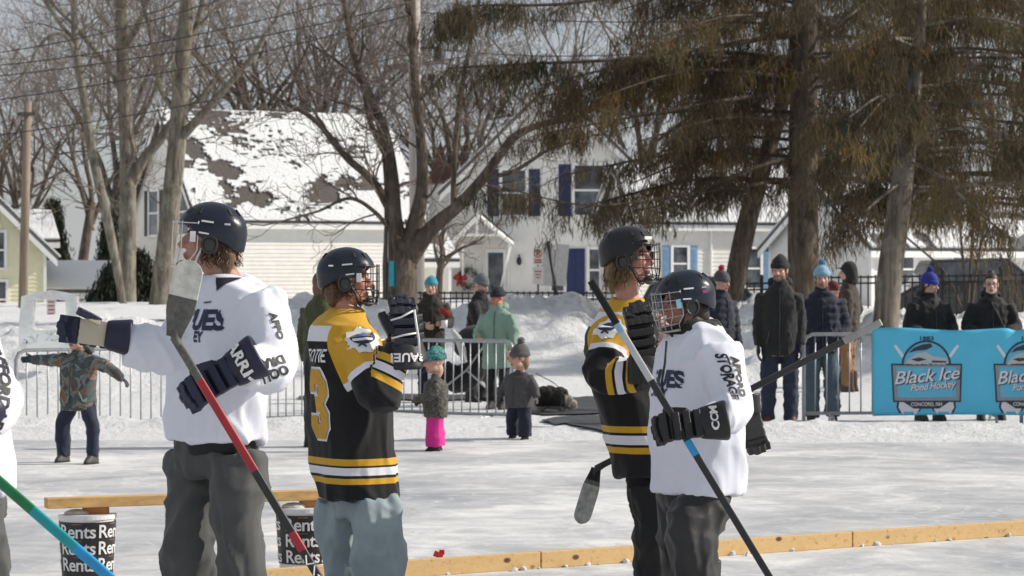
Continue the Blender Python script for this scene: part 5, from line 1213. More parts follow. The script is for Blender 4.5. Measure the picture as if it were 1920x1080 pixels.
# --- A: white jersey, pointing left with an open glove
fA = (-.75, -.66, 0)
A_, hA, aA, jA = player('tall hockey player in white jersey and dark grey trousers holding out an open glove', 11.14,
    ((393, 448), (-.97, -.16, .06), 1.05), [(404, 826, 0, fA, .246, .162), (404, 780, 0, fA, .246, .162), (410, 700, 0, fA, .25, .164), (420, 610, 0, fA, .262, .165), (428, 552, 0, fA, .225, .135), (428, 526, 0, fA, .14, .112), (424, 514, 0, fA, .098, .09)],
    [[(482, 560, -.15), (512, 690, -.24), (452, 690, -.40)], [(370, 572, .14), (330, 655, -.03), (232, 650, -.10)]],
    [[(440, 858, -.10), (446, 1000, -.16), (452, 1215, -.10)], [(372, 858, .10), (356, 1000, .02), (352, 1215, .08)]],
    WHJ, fabric('charcoal_sweatpants', (.066, .069, .070), bmp=.3), ar=(.108, .104, .080), lr=(.120, .106, .088), seed=3, hr=(HAIR_BR, .09), tone=(.43, .24, .17))
helmet(A_, hA, HELM_N, WIRE_W, PLW, mark=PLW, wr_=.0022, strap=PLW, cage_h=0, vert=(-1.28, -.75, -.25, .25, .75, 1.28))
NAVYG = glove_mat('navy_glove', (.012, .015, .045), (.52, .47, .36)); NAVYC = simple('navy_cuff', (.010, .012, .038), .5, .15)
hockey_glove('glove', A_, P(438, 694, 10.72), (-.86, .0, -.50), (.10, -.93, .34), (.1, .1, .9), NAVYG, None, NAVYC, 1.16, .62, text=('WARRIOR', .056, (0, -.045, .05), PLW), text_flip=True, cuff_len=.13)
hockey_glove('glove', A_, P(204, 628, 11.0), (-.97, -.10, .14), (-.16, .97, .0), (0, 0, 1), NAVYG, None, NAVYC, .98, .62, .03, cuff_len=.11)
fx, fy = V(*fA).normalized(), V(0, 0, 1)
rA = fx.cross(fy)
def chest_text(root, je, txt, sub, o, fwd, size, s2):
    f = Vector(fwd).normalized(); xa = f.cross(V(0, 0, 1)) * -1
    for s, dz, sz in ((txt, 0, size), (sub, -size * .60, s2)):
        me = text_mesh(s, sz, .045, .08, .98); decal('lettering', me, je.data, Vector(o) + V(0, 0, dz), xa, (0, 0, 1), NAVYP, root, .004, .02, part='torso')
chest_text(A_, jA, 'ROGUES', 'HOCKEY', P(310, 602, 10.98), (-.74, -.67, 0), .112, .058)
def sleeve_text(root, je, lines, o, along, nrm, size, gap, mat=BLK):
    n = Vector(nrm).normalized(); xa = Vector(along); xa = (xa - n * xa.dot(n)).normalized(); ya = n.cross(xa)
    for i, s in enumerate(lines):
        decal('lettering', text_mesh(s, size, .04, 0, 1.0), je.data, Vector(o) - ya * gap * i, xa, ya, mat, root, .004, .02, part='arm')
sleeve_text(A_, jA, ['AFFO'], P(516, 612, 10.86), (.16, 0, -1), (.80, -.6, .1), .046, .05)
sleeve_text(A_, jA, ['DRAB', 'OOLI'], P(506, 676, 10.72), (-.9, -.2, -.42), (.1, -.95, .25), .050, -.044)
mb = MB(); torso_loft(mb, [(P(404, y, 11.14), fA, .20, .14) for y in (800, 815, 830, 846)]); me = remesh(mb, .012, 2); wrinkle(me, .012, (6, 6, 3), 5); setv(me, getv(me) - np.array(wloc(A_))); link('undershirt', me, A_, fabric('black_undershirt', (.012, .012, .013)))
decal('neckline', poly_mesh([[(-.062, .05), (.062, .05), (.0, -.035)]]), jA.data, P(388, 531, 10.95), rA * -1, (0, 0, 1), simple('navy_neckline', (.02, .022, .04), .8), A_, .005, .02); decal('brand_mark', poly_mesh([[(-.03, -.004), (.03, .0), (.03, .006), (-.03, .002)]]), jA.data, P(363, 568, 10.95), rA * -1, (0, 0, 1), NAVYP, A_, .004, .02)
# --- B: black and gold, number 3
GB = gold_black('black_gold_jersey', [(.080, .108, GOLD), (.122, .160, WTJ), (.172, .202, GOLD)], .84, .17, [(.355, .390, GOLD), (.402, .438, WTJ), (.450, .485, GOLD)])
fB = (.93, .36, 0)
B_, hB, aB, jB = player('hockey player with number 3 on black and gold jersey, gloves raised to face', 13.0,
    ((652, 522), (.97, -.10, .0), 1.03), [(670, 934, 0, fB, .25, .192), (664, 880, 0, fB, .25, .192), (658, 800, 0, fB, .255, .196), (650, 700, 0, fB, .26, .196), (644, 635, 0, fB, .235, .165), (642, 600, 0, fB, .15, .12), (650, 578, 0, fB, .08, .08)],
    [[(668, 640, -.20), (708, 738, -.34), (752, 648, -.30)], [(640, 640, .20), (706, 712, .22), (764, 640, .08)]],
    [[(700, 940, -.10), (712, 1010, -.14), (706, 1140, -.10)], [(645, 940, .12), (640, 1010, .12), (650, 1140, .12)]],
    GB, fabric('pale_blue_grey_trousers', (.27, .33, .36), bmp=.3), ar=(.104, .102, .084), lr=(.128, .12, .10), seed=5, hr=(HAIR_BR, .06), tone=(.52, .26, .20))
helmet(B_, hB, HELM_N, WIRE_B, PLW, mark=PLW, wr_=.0026, strap=WIRE_B, cage_h=5)
BLG = glove_mat('dark_navy_glove', (.012, .014, .026), (.03, .03, .03)); BLC = simple('dark_cuff', (.012, .013, .022), .5)
hockey_glove('glove', B_, P(757, 648, 12.68), (-.02, .0, 1), (.25, -.95, 0), (-1, 0, 0), BLG, None, BLC, 1.12, .55, text=('BAUER', .05, (0, -.05, .05), PLW), text_flip=True, cuff_len=.12)
hockey_glove('glove', B_, P(768, 640, 13.06), (-.10, -.1, 1), (.8, -.5, 0), (-1, 0, 0), BLG, None, BLC, 1.08, .6, cuff_len=.12)
for z0, z1 in ((0, 1),):
    mb = MB(); g0 = P(757, 648, 12.58); mb.tube([g0 + V(.075, -.01, -.05), g0 + V(.072, -.02, .03), g0 + V(.06, -.01, .10), g0 + V(.05, 0, .17)], .006, 6); mb.tube([g0 + V(-.06, -.02, .12), g0 + V(-.01, -.03, .135), g0 + V(.045, -.02, .165)], .005, 6); mb.tube([g0 + V(-.055, -.03, .035), g0 + V(0, -.045, .05), g0 + V(.06, -.03, .06)], .005, 6); mb.obj('glove_piping', PLW, B_, True)
YG = simple('gold_twill', (.55, .30, .03), .7, .1); WTX = simple('white_twill', (.72, .72, .74), .7, .05)
bn = V(-.80, -.60, 0).normalized(); xa = V(0, 0, 1).cross(bn)
three = [(0, 1.0), (.16, 1.28), (.55, 1.28), (.72, 1.08), (.72, .80), (.60, .64), (.72, .48), (.72, .20), (.55, 0), (.16, 0), (0, .22), (0, .42), (.30, .42), (.30, .28), (.42, .28), (.42, .50), (.24, .50), (.24, .78), (.42, .78), (.42, 1.0), (.30, 1.0), (.30, .86), (0, .86)]
def off3(s, ex):
    pts = [(x - .36, y - .64) for x, y in three]; out = []; n = len(pts)
    for i in range(n):
        p0, p1, p2 = (Vector(pts[(i + k) % n]) for k in (-1, 0, 1)); e1, e2 = (p1 - p0).normalized(), (p2 - p1).normalized(); n1, n2 = Vector((-e1.y, e1.x)), Vector((-e2.y, e2.x)); b_ = (n1 + n2); b_ = b_ / max(.35, 1 + n1.dot(n2)); q = p1 + b_ * ex; out.append((q.x * s, q.y * s))
    return out
o3 = P(603, 757, 12.85)
decal('number', poly_mesh([off3(.262, .045)]), jB.data, o3, xa, (0, 0, 1), WTX, B_, .004, .012, sx=.78); decal('number', poly_mesh([off3(.262, 0)]), jB.data, o3, xa, (0, 0, 1), YG, B_, .0095, .012, sx=.78)
decal('lettering', text_mesh('FOTIE', .085, .02, 0, 1.0), jB.data, P(603, 668, 12.85), xa, (0, 0, 1), WTX, B_, .004, .02, sx=.62)
def crest(root, je, o, n, s=.11):
    n = Vector(n).normalized(); xa = V(0, 0, 1).cross(n).normalized(); ya = n.cross(xa)
    star = [(math.cos(a) * (s * (.62 if i % 2 else .50)), math.sin(a) * (s * (.62 if i % 2 else .50))) for i, a in enumerate([k * math.pi / 9 for k in range(18)])]
    decal('shoulder_patch', poly_mesh([star]), je.data, o, xa, ya, PLW, root, .003, .02)
    decal('shoulder_patch', poly_mesh([circ(0, .006, s * .40, s * .32)]), je.data, o, xa, ya, NAVYP, root, .005, .02)
    decal('shoulder_patch', poly_mesh([[(-s * .34, -s * .02), (s * .05, s * .16), (s * .32, s * .05), (s * .05, s * .02)]]), je.data, o, xa, ya, simple('patch_blue', (.10, .22, .42), .6), root, .0065, .02)
    decal('shoulder_patch', poly_mesh([[(-s * .32, -s * .06), (s * .33, -s * .02), (s * .31, -s * .12), (-s * .30, -s * .16)]]), je.data, o, xa, ya, PLW, root, .0065, .02)
    decal('shoulder_patch', poly_mesh([[(-s * .16, -s * .34), (-s * .02, -s * .24), (s * .14, -s * .34), (s * .10, -s * .40), (-s * .02, -s * .31), (-s * .13, -s * .40)]]), je.data, o, xa, ya, NAVYP, root, .0065, .02)
crest(B_, jB, P(679, 634, 12.72), (.12, -.90, .42), .15)
# --- C: black and gold, facing right
GC = gold_black('black_gold_jersey_plain', [(.120, .152, GOLD), (.168, .212, WTJ), (.228, .262, GOLD)], .84, .09, [(.275, .310, GOLD), (.325, .365, WTJ), (.380, .415, GOLD)])
fC = (.93, -.36, 0)
C_, hC, aC, jC = player('tall hockey player in black and gold jersey standing behind another in white', 13.8,
    ((1180, 482), (.92, -.38, .02), 1.09), [(1222, 890, 0, fC, .245, .165), (1210, 840, 0, fC, .25, .17), (1194, 780, 0, fC, .255, .175), (1176, 700, 0, fC, .258, .175), (1160, 630, 0, fC, .24, .155), (1166, 588, 0, fC, .15, .115), (1178, 558, 0, fC, .088, .085)],
    [[(1142, 628, -.20), (1132, 706, -.32), (1226, 702, -.40)], [(1186, 628, .20), (1222, 700, .10), (1236, 640, -.10)]],
    [[(1216, 905, -.10), (1232, 985, -.12), (1226, 1108, -.06)], [(1248, 905, .10), (1256, 985, .08), (1244, 1108, .12)]],
    GC, fabric('black_hockey_trousers', (.010, .010, .011), bmp=.3), ar=(.100, .096, .080), lr=(.12, .108, .095), seed=7, hr=(HAIR_BL, .10), tone=(.54, .28, .22), bare=(1, (.18, -.1, 1), (.3, -.9, .1), (-1, 0, 0), .9))
helmet(C_, hC, HELM_B, WIRE_B, MATS['ear_plastic'], mark=None, wr_=.0024, strap=WIRE_B, cage_h=5, sticker=None)
mb = MB()
for s in (-1,): mb.box(hC.p(.06, .118, .088), (.05, .006, .016), hC.M @ Matrix.Rotation(-.45, 3, 'Z'))
mb.obj('brand_mark', PLW, C_)
crest(C_, jC, P(1134, 604, 13.5), (-.25, -.90, .40), .14)
BKG = glove_mat('black_glove', (.012, .012, .013), (.03, .03, .03)); BKC = simple('black_cuff', (.012, .012, .013), .5)
hockey_glove('glove', C_, P(1206, 668, 13.36), (-.12, -.1, 1), (.2, -.95, .1), (1, 0, 0), BKG, None, BKC, 1.25, .5, cuff_len=.12)
hockey_glove('glove', C_, P(1234, 702, 13.36), (1, .1, -.1), (.1, -.9, .3), (0, 0, 1), BKG, None, BKC, 1.1, .9, cuff_len=.11)
# --- D: white jersey with wire cage, helmet over dark hood
fD = (-.85, -.52, 0)
D_, hD, aD, jD = player('hockey player in white jersey over a black hood with silver face cage', 12.75,
    ((1283, 566), (-.93, -.30, -.16), 1.04), [(1308, 922, 0, fD, .25, .186), (1308, 880, 0, fD, .25, .188), (1306, 800, 0, fD, .252, .188), (1304, 715, 0, fD, .255, .185), (1306, 655, 0, fD, .24, .160), (1306, 622, 0, fD, .165, .125), (1300, 602, 0, fD, .10, .10)],
    [[(1344, 664, -.16), (1372, 768, -.30), (1322, 792, -.44)], [(1270, 660, .18), (1338, 745, .30), (1404, 772, .26)]],
    [[(1325, 932, -.10), (1298, 1000, -.20), (1318, 1165, -.10)], [(1285, 932, .12), (1278, 1010, .06), (1276, 1165, .10)]],
    WHJ, fabric('charcoal_hockey_trousers', (.019, .019, .021), bmp=.35, rough=.6), ar=(.112, .108, .082), lr=(.124, .114, .102), seed=11, hr=(HAIR_DK, .0), tone=(.40, .20, .15))
helmet(D_, hD, HELM_N, WIRE_S, PLB, mark=PLW, wr_=.0030, strap=WIRE_B, cage_h=5, sticker=PINK)
hood = MB()
ctube(hood, [hD.p(0, -.03, -.10), P(1302, 622, 12.76), P(1306, 642, 12.76)], [.098, .128, .10], 16)
me = remesh(hood, .012, 3); wrinkle(me, .014, (9, 9, 9), 4); setv(me, getv(me) - np.array(wloc(D_))); me.shade_smooth(); link('hood', me, D_, fabric('black_fleece', (.014, .013, .014)))
mb = MB(); ctube(mb, [hD.p(0, .0, -.075), hD.p(0, -.03, -.115)], [.072, .078], 14); me = remesh(mb, .012, 2); setv(me, getv(me) - np.array(wloc(D_))); link('neck_gaiter', me, D_, fabric('tan_camo_fleece', (.20, .17, .115), var=.5))
mb = MB(); mb.tube([P(1250, 640, 12.52), P(1247, 680, 12.46), P(1241, 715, 12.47), P(1243, 738, 12.47)], .006, 6); mb.obj('hood_cord', BLK, D_, True)
chest_text(D_, jD, 'ROGUES', 'HOCKEY', P(1172, 712, 12.62), (-.84, -.54, 0), .108, .056)
sleeve_text(D_, jD, ['AFFORD', 'STORAGE'], P(1372, 708, 12.45), (-.10, 0, -1), (.62, -.78, .1), .050, .046)
hockey_glove('glove', D_, P(1316, 794, 12.30), (-.98, -.05, -.12), (.15, -.92, .35), (.0, .1, 1), BKG, None, BKC, 1.18, .95, text=('CCM', .04, (0, -.05, .05), PLW), cuff_len=.12)
hockey_glove('glove', D_, P(1404, 775, 13.0), (.25, -.1, -1), (-.1, .9, 0), (-1, 0, 0), BKG, None, BKC, 1.0, .8, cuff_len=.10)
# --- E: white sleeve at the left edge
fE = (.80, -.60, 0)
E_, hE, aE, jE = player('hockey player at the left edge with only white sleeve and jersey hem in view', 9.6,
    ((-112, 415), (.95, -.2, 0), 1.0), [(-88, 925, 0, fE, .25, .17), (-90, 860, 0, fE, .25, .17), (-104, 760, 0, fE, .25, .17), (-112, 660, 0, fE, .24, .16), (-112, 600, 0, fE, .19, .13), (-112, 540, 0, fE, .12, .10), (-112, 512, 0, fE, .08, .08)],
    [[(-82, 610, -.15), (-14, 755, -.30), (-80, 800, -.50)], [(-130, 600, .15), (-140, 740, .1), (-60, 800, -.2)]],
    [[(-48, 940, -.08), (-38, 1100, -.12), (-40, 1330, -.08)], [(-98, 940, .08), (-98, 1100, .08), (-96, 1330, .1)]],
    WHJ, fabric('charcoal_sweatpants', (.066, .069, .070)), ar=(.112, .105, .08), lr=(.115, .105, .09), seed=13)
helmet(E_, hE, HELM_N, WIRE_W, PLW, mark=PLW)
sleeve_text(E_, jE, ['AFFORDABLE', 'ROOFING'], P(10, 742, 9.2), (-.30, 0, -1), (.5, -.85, .05), .060, .056)
hockey_glove('glove', E_, P(-70, 800, 9.1), (-.3, -.5, -.4), (.3, -.9, .3), (0, 0, 1), NAVYG, None, NAVYC, 1.1, .9)

strands(A_, hA, HAIR_BR, 200, .055, 3); strands(A_, hA, HAIR_BL, 50, .05, 9); strands(B_, hB, HAIR_BR, 200, .045, 4); strands(C_, hC, HAIR_BL, 260, .11, 5)
# ---- sticks
BLADE_W = simple('taped_white_blade', (.62, .61, .56), .7, .22, 25, bmp=.5); CARB = simple('carbon_shaft', (.022, .022, .024), .38, .2, 30); REDS = simple('red_shaft', (.36, .022, .030), .35, .15); GRT = simple('grey_tape', (.12, .12, .105), .8, .3, 40, bmp=.5); BKT = simple('black_tape', (.014, .014, .015), .85, .2, bmp=.5)
SILV = simple('silver_shaft', (.50, .51, .53), .35, .1); CYAN = simple('cyan_shaft', (.02, .30, .62), .35, .1); GRNS = simple('green_shaft', (.012, .20, .07), .3, .25, 6); TEAL = simple('teal_shaft', (.01, .30, .34), .3, .2, 6); WGT = simple('pale_tape', (.30, .30, .285), .8, .2)
a, he = P(672, 1205, 10.55), P(326, 632, 10.62)
stA = stick('red and black hockey stick held blade up in front of the player in white', a, he, P(360, 488, 10.62), .116, CARB, [(0, GRT), (.52, BLADE_W)], segs=[(0, .30, CARB, 'shaft'), (.30, .36, REDS, 'grip_band'), (.36, .56, CARB, 'shaft'), (.56, .86, REDS, 'shaft'), (.86, 1, GRT, 'shaft')], thick=(.0165, .012), curve=-.02)
mb = MB(); ad = (he - a).normalized()
for i, (u0, v0, u1, v1) in enumerate(((.262, -1, .285, .2), (.262, -1, .254, 1), (.225, -.9, .248, .8), (.205, .8, .222, .2), (.190, -.8, .205, .9), (.170, 0, .190, .9), (.150, -.9, .172, -.7), (.150, -.9, .145, .9))):
    sx = ad.cross(V(0, -1, 0)).normalized(); mb.tube([a.lerp(he, u0) + sx * v0 * .014 + V(0, -.0145, 0), a.lerp(he, u1) + sx * v1 * .014 + V(0, -.0145, 0)], .0028, 4)
tag(mb.obj('shaft_marking', PLW, stA), kind='stuff')
stick('black hockey stick with pale taped end held behind the player in white cage', P(1652, 604, 13.4), P(1118, 878, 13.95), P(1090, 982, 13.95), .095, CARB, [(0, BKT), (.22, GRT), (.30, simple('worn_grey_blade', (.36, .36, .34), .7, .35, 30))], segs=[(0, .125, WGT, 'grip_tape'), (.125, 1, CARB, 'shaft')], thick=(.0165, .0125), curve=.02)
stick('hockey stick with black grip and silver then blue-banded shaft gripped by player in white cage', P(1108, 527, 12.42), P(1478, 1140, 12.1), P(1450, 1215, 12.3), .08, CARB, [(0, BKT)], segs=[(0, .135, BKT, 'grip_tape'), (.135, .16, PLB, 'grip_band'), (.16, .31, SILV, 'shaft'), (.31, .495, CARB, 'shaft'), (.495, .54, CYAN, 'grip_band'), (.54, 1, CARB, 'shaft')], thick=(.0165, .0125))
stick('green and blue hockey stick slanting down at the left edge', P(-110, 808, 9.15), P(300, 1165, 9.0), P(345, 1195, 8.8), .075, GRNS, [(0, BKT)], segs=[(0, .42, GRNS, 'shaft'), (.42, .62, TEAL, 'shaft'), (.62, 1, CYAN, 'shaft')], thick=(.0175, .013))

# ---- sideboard, buckets and bench plank
PINE = simple('pine_plank', (.60, .37, .15), .75, .25, 5, bmp=.3, stretch=(.25, 6, 6))
def knotty():
    m, nt, b = new_mat('knotty_pine'); vec = coords(nt, (1, 1, 1)); g = noise_n(nt, coords(nt, (.6, 14, 14)), 3, 5); kn = N(nt, 'TexVoronoi'); kn.inputs['Scale'].default_value = 5.5; nt.links.new(coords(nt, (1, 1, 1.6)), kn.inputs['Vector'])
    k1 = ramp(nt, kn.outputs['Distance'], [(.09, (1, 1, 1)), (.16, (0, 0, 0))]); sp = noise_n(nt, coords(nt, (1, 1, 1)), 34, 5, .75); s1 = ramp(nt, sp, [(.57, (0, 0, 0)), (.68, (1, 1, 1))])
    c = mixc(nt, g, (.70, .49, .24), (.58, .37, .155)); c = mixc(nt, s1, c, (.34, .19, .07)); c = mixc(nt, k1, c, (.11, .05, .02)); nt.links.new(c, b.inputs['Base Color']); b.inputs['Roughness'].default_value = .75; bump(nt, b, g, .3, .004); return m
KNOT = knotty()
def plank(name, label, a, b_, hgt, th, mat, z0, n=3):
    a, b_ = Vector(a), Vector(b_); root = empty(name, a, label, 'plank'); t = (b_ - a).normalized(); nn = t.cross(V(0, 0, 1)); M = Matrix((t, nn, V(0, 0, 1))).transposed(); L = (b_ - a).length
    for i in range(n):
        mb = MB(); mb.box(a + t * (L * (i + .5) / n) + V(0, 0, z0 + hgt / 2), (L / n - .008, th, hgt), M); o = mb.obj('board', mat, root); bv = o.modifiers.new('b', 'BEVEL'); bv.width = .004; bv.segments = 2
    return root
pa, pb_ = P(330, 0, GD(1112)), P(2100, 0, GD(991)); pa.z = pb_.z = 0
plank('sideboard', 'long knotty pine sideboard lying on the ice across the foreground', pa, pb_, .095, .045, KNOT, 0, 3)
crumb_row('snow_crumbs', pa + V(0, .07, 0), pb_ + V(0, .07, 0), 380, .05, .008, .032, 3)
BUCKD = ((164, 1096, 14.25), (569, 1083, 14.65))
BUCKL = simple('black_label', (.022, .020, .023), .45, .1); ORG = simple('orange_print', (.30, .17, .06), .6)
for i, (px, gy, d) in enumerate(BUCKD):
    c = P(px, gy, d); c.z = 0; root = empty('bucket', c, ('white bucket wrapped in a black lettered label under the bench plank, at left', 'white bucket wrapped in a black lettered label beside the player in black and gold')[i], 'bucket', 'buckets under the plank')
    r0, r1, hh = .128, .150, .37
    mb = MB(); mb.tube([c, c + V(0, 0, hh)], [r0, r1], 40); mb.tube([c + V(0, 0, hh - .015), c + V(0, 0, hh + .008)], r1 + .006, 40); mb.obj('pail', PLW, root, False)
    mb = MB(); za, zb = (.075 if i else .012), hh - .028; mb.tube([c + V(0, 0, za), c + V(0, 0, zb)], [r0 + (r1 - r0) * za / hh + .004, r1 + .002], 48, cap=False); lab = mb.obj('label_wrap', BUCKL, root, True); lme = lab.data
    for row in range(3):
        for a0 in (-1.9, -.25, 1.25, 2.9):
            an = a0 + (.0 if i == 0 else .3); n = V(math.sin(an), -math.cos(an), 0); xa = V(math.cos(an), math.sin(an), 0); zz = zb - .052 - row * .088
            tm = text_mesh('Rents', .098, .016, 0, .95); vv = getv(tm); R_ = r1; zrel = zz
            out = []
            for q in vv:
                t = q[0] / R_; rr = (r0 + (r1 - r0) * (zz + q[1]) / hh) + .007; out.append(((math.sin(an + t)) * rr, -math.cos(an + t) * rr, zz + q[1]))
            cut = cut_grid(tm, .03); vv = getv(cut); out = []
            for q in vv: t = q[0] / R_; rr = (r0 + (r1 - r0) * (zz + q[1]) / hh) + .0075; out.append((math.sin(an + t) * rr, -math.cos(an + t) * rr, zz + q[1]))
            setv(cut, out); link('lettering', cut, lab, PLW)
            mb = MB(); pts = [c + V(math.sin(an + t) * (r1 + .004 - (hh - zz) * .06), -math.cos(an + t) * (r1 + .004 - (hh - zz) * .06), zz + .042) for t in (-.18, -.06, .06, .18)]; mb.tube(pts, [(.003, .007)] * 4, 4); mb.obj("small_print", ORG, lab)
    mb = MB(); mb.box(c + V(.045, 0, hh + .028), (.13, .10, .04)); mb.obj('wood_block', simple('raw_wood_block', (.42, .20, .07), .8, .2), root)
    mb = MB(); mb.ell(c + V(-.05, -.05, hh + .01), (.07, .05, .028), None, 10, 6); mb.obj('snow_cap', SNOW, root, True)
pa, pb2 = P(84, 962, 14.1), P(618, 932, 14.66); zz = .37 + .049; pa.z = zz; pb2.z = zz
plank('bench_plank', 'long pine plank laid across the buckets behind the players', pa, pb2, .055, .085, PINE, 0, 1)
mb = MB(); q = P(822, 1046, GD(1050) + .0); q.z = .03; mb.box(q, (.055, .05, .03), Matrix.Rotation(.4, 3, 'Y')); q2 = q + V(.02, .01, .015); mb.box(q2, (.03, .03, .025)); tag(mb.obj('red_cap', simple('red_plastic', (.55, .02, .025), .4), None, at=q), 'small red plastic scrap on the snow behind the sideboard', 'plastic scrap')
# ------------------------------------------------------------------ people round the ice
CATS = 'spectators by the barriers'
def spectator(label, px, gy, ht, fwd, top, legs, hat=None, L=None, Rr=None, tone=TONE2, hem=.78, bulk=1.0, headk=None, look=None, boots=None, boots_tall=.2, hair=None, stance=.11, stride=(0, 0), beard=None, lean=(0, 0), d=None, seed=1, collar=True, legr=(.098, .078, .066), armr=(.078, .068, .052), glove=None, gz=None, voxel=.015, crouch=0.0, torso_e=2.3, wr=.012, handk=1.0, group=CATS, skirt=0.0, quilt=0.0, hood=None, zipm=True):
    d = d or GD(gy); k = ht / 1.76; f = Vector(fwd); f.z = 0; f.normalize(); r = f.cross(V(0, 0, 1)); base = V((px - CX) / F * d, d, 0)
    base.z = (H - (gy - HY) / F * d) if gz is None else gz
    root = empty('person', base, label, 'person', group)
    def B(x, y, z): return base + (r * x + f * y + V(0, 0, z)) * k
    hk = (headk or 1.0); lx, ly = lean
    cz = crouch
    neck = B(lx, ly, 1.475 - cz); hc = neck + (r * lx * .2 + f * (.02 + ly * .3)) * k + V(0, 0, .165 * hk * (k if headk is None else k ** .5 * 1.0) * (1 if headk is None else .92))
    hk_abs = (k if headk is None else headk); hc = neck + f * .02 * k + V(0, 0, .155 * hk_abs)
    hc -= V(0, 0, .018 * k); h = Head(hc, look or fwd, hk_abs)
    hips = [B(s * .085, -.01, .90 - cz) for s in (-1, 1)]; kn = [B(s * stance, .02 + st * .5, .49 - cz * .5) for s, st in zip((-1, 1), stride)]; an = [B(s * (stance + .01), st, .09) for s, st in zip((-1, 1), stride)]
    sh = [B(s * .158 * bulk ** .6 + lx * .9, ly * .9, 1.365 - cz) for s in (-1, 1)]
    pose = dict(pocket=((.075, -.07, -.27), (.0, .10, -.44)), hang=((.045, -.03, -.28), (.055, .03, -.52)))
    def arm(a, s):
        a = a or 'hang'; (e, w) = pose[a] if isinstance(a, str) else a; S = sh[0 if s < 0 else 1]
        return [S, S + (r * e[0] * s + f * e[1] + V(0, 0, e[2])) * k, S + (r * w[0] * s + f * w[1] + V(0, 0, w[2])) * k]
    AJ = [arm(L, -1), arm(Rr, 1)]; LJ = [[hips[i], kn[i], an[i]] for i in (0, 1)]
    fw = (f.x, f.y, 0); b_ = bulk
    rg = [(B(lx * .05, ly * .05, hem - cz), fw, .168 * b_ + skirt, .130 * b_ + skirt), (B(lx * .2, ly * .2, hem + .14 - cz), fw, .172 * b_ + skirt * .5, .136 * b_ + skirt * .5), (B(lx * .55, ly * .55, 1.14 - cz), fw, .176 * b_, .136 * b_), (B(lx * .85, ly * .85, 1.32 - cz), fw, .180 * b_, .126 * b_), (B(lx, ly, 1.42 - cz), fw, .128 * b_, .100), (B(lx, ly, 1.475 - cz), fw, .085, .082)]
    rg = [(c, q, a * k, bb * k) for c, q, a, bb in rg]
    mb = MB(); head_shapes(mb, h); ctube(mb, [h.p(0, -.015, -.05), h.p(0, -.025, -.10), neck - V(0, 0, .05 * k)], [.056 * hk_abs, .054 * hk_abs, .075 * k], 12)
    torso_loft(mb, rg, 2.3, .035 * k)
    for J in AJ: ctube(mb, J, [.034 * k, .03 * k, .022 * k], 8)
    for J in LJ: ctube(mb, J, [.06 * k, .045 * k, .03 * k], 8)
    if not glove:
        for i, J in enumerate(AJ):
            if (L, Rr)[i] != 'pocket': dv = (J[2] - J[1]).normalized(); hand_shapes(mb, J[2] - dv * .01, dv, r * (1 if i else -1), f, k * handk, .6)
    me = remesh(mb, max(.0085 * min(1, hk_abs), .0075), 2, .4); paint_skin(me, h, (0, 0, 0), tone, beard=beard, coarse=True); setv(me, getv(me) - np.array(base)); me.shade_smooth(); link('body', me, root, SKIN)
    def bt(mb):
        torso_loft(mb, rg, torso_e)
        if collar: ctube(mb, [neck - V(0, 0, .04 * k), neck + V(0, 0, .045 * k) + f * .012 * k], [.092 * k, .080 * k], 14)
        for J in AJ: ctube(mb, [J[0], J[0].lerp(J[1], .5), J[1], J[1].lerp(J[2], .5), J[2]], [armr[0] * k * 1.03, armr[0] * k, armr[1] * k, (armr[1] + armr[2]) / 2 * k, armr[2] * k], 12)
    jk = garment('jacket', root, bt, voxel * (1 if k > .8 else .75), top, (wr * k, (7, 7, 6)), seed, 2, [(J[0], J[1], J[2], armr[0] * k) for J in AJ], rg[0][0].z)
    if quilt:
        vq = getv(jk.data); nq = normals(jk.data); setv(jk.data, vq + nq * (quilt * (np.abs(np.sin(vq[:, 2] * 38)) - .5))[:, None])
    if zipm:
        mb = MB(); dep = [.136, .134, .134, .124, .10]; zz_ = [hem + .01, hem + .16, 1.14, 1.32, 1.43]; mb.tube([B(lx * t_, ly * t_ + dp_ * b_ ** (1 if i_ < 4 else 0) + .010, z_ - cz) for i_, (t_, dp_, z_) in enumerate(zip((.05, .2, .55, .85, 1), dep, zz_))], [(.007 * k, .004 * k)] * 5, 5); mb.obj('zip', MATS.get('zip_metal') or simple('zip_metal', (.09, .09, .095), .4, metal=.5), root)
        for s_ in (-1, 1): mb = MB(); mb.tube([B(s_ * .10 * b_, .125 * b_ + .012, hem + .26 - cz), B(s_ * .13 * b_, .105 * b_ + .012, hem + .13 - cz)], [(.006 * k, .004 * k)] * 2, 4); mb.obj('pocket', MATS['zip_metal'], root)
    if hood:
        mb = MB(); ctube(mb, [neck + (r * -.09 + f * .02) * k, neck + (r * -.075 - f * .075) * k + V(0, 0, .02), neck + (r * .0 - f * .115) * k + V(0, 0, .0), neck + (r * .075 - f * .075) * k + V(0, 0, .02), neck + (r * .09 + f * .02) * k], [.03 * k, .05 * k, .062 * k, .05 * k, .03 * k], 12); me = remesh(mb, .014, 2); wrinkle(me, .01, (9, 9, 9), seed); setv(me, getv(me) - np.array(base)); me.shade_smooth(); link('hood', me, root, hood)
    def bl(mb):
        hp = (hips[0] + hips[1]) / 2; mb.loft([(hp + V(0, 0, z * k), r, a * k, f, bb * k) for z, a, bb in ((.10, .15, .115), (0, .165, .125), (-.06, .155, .115))], 18)
        for J in LJ: ctube(mb, [J[0], J[0].lerp(J[1], .5), J[1], J[1].lerp(J[2], .5), J[2]], [legr[0] * k, (legr[0] + legr[1]) / 2 * k, legr[1] * k, (legr[1] + legr[2]) / 2 * k * 1.05, legr[2] * k], 12)
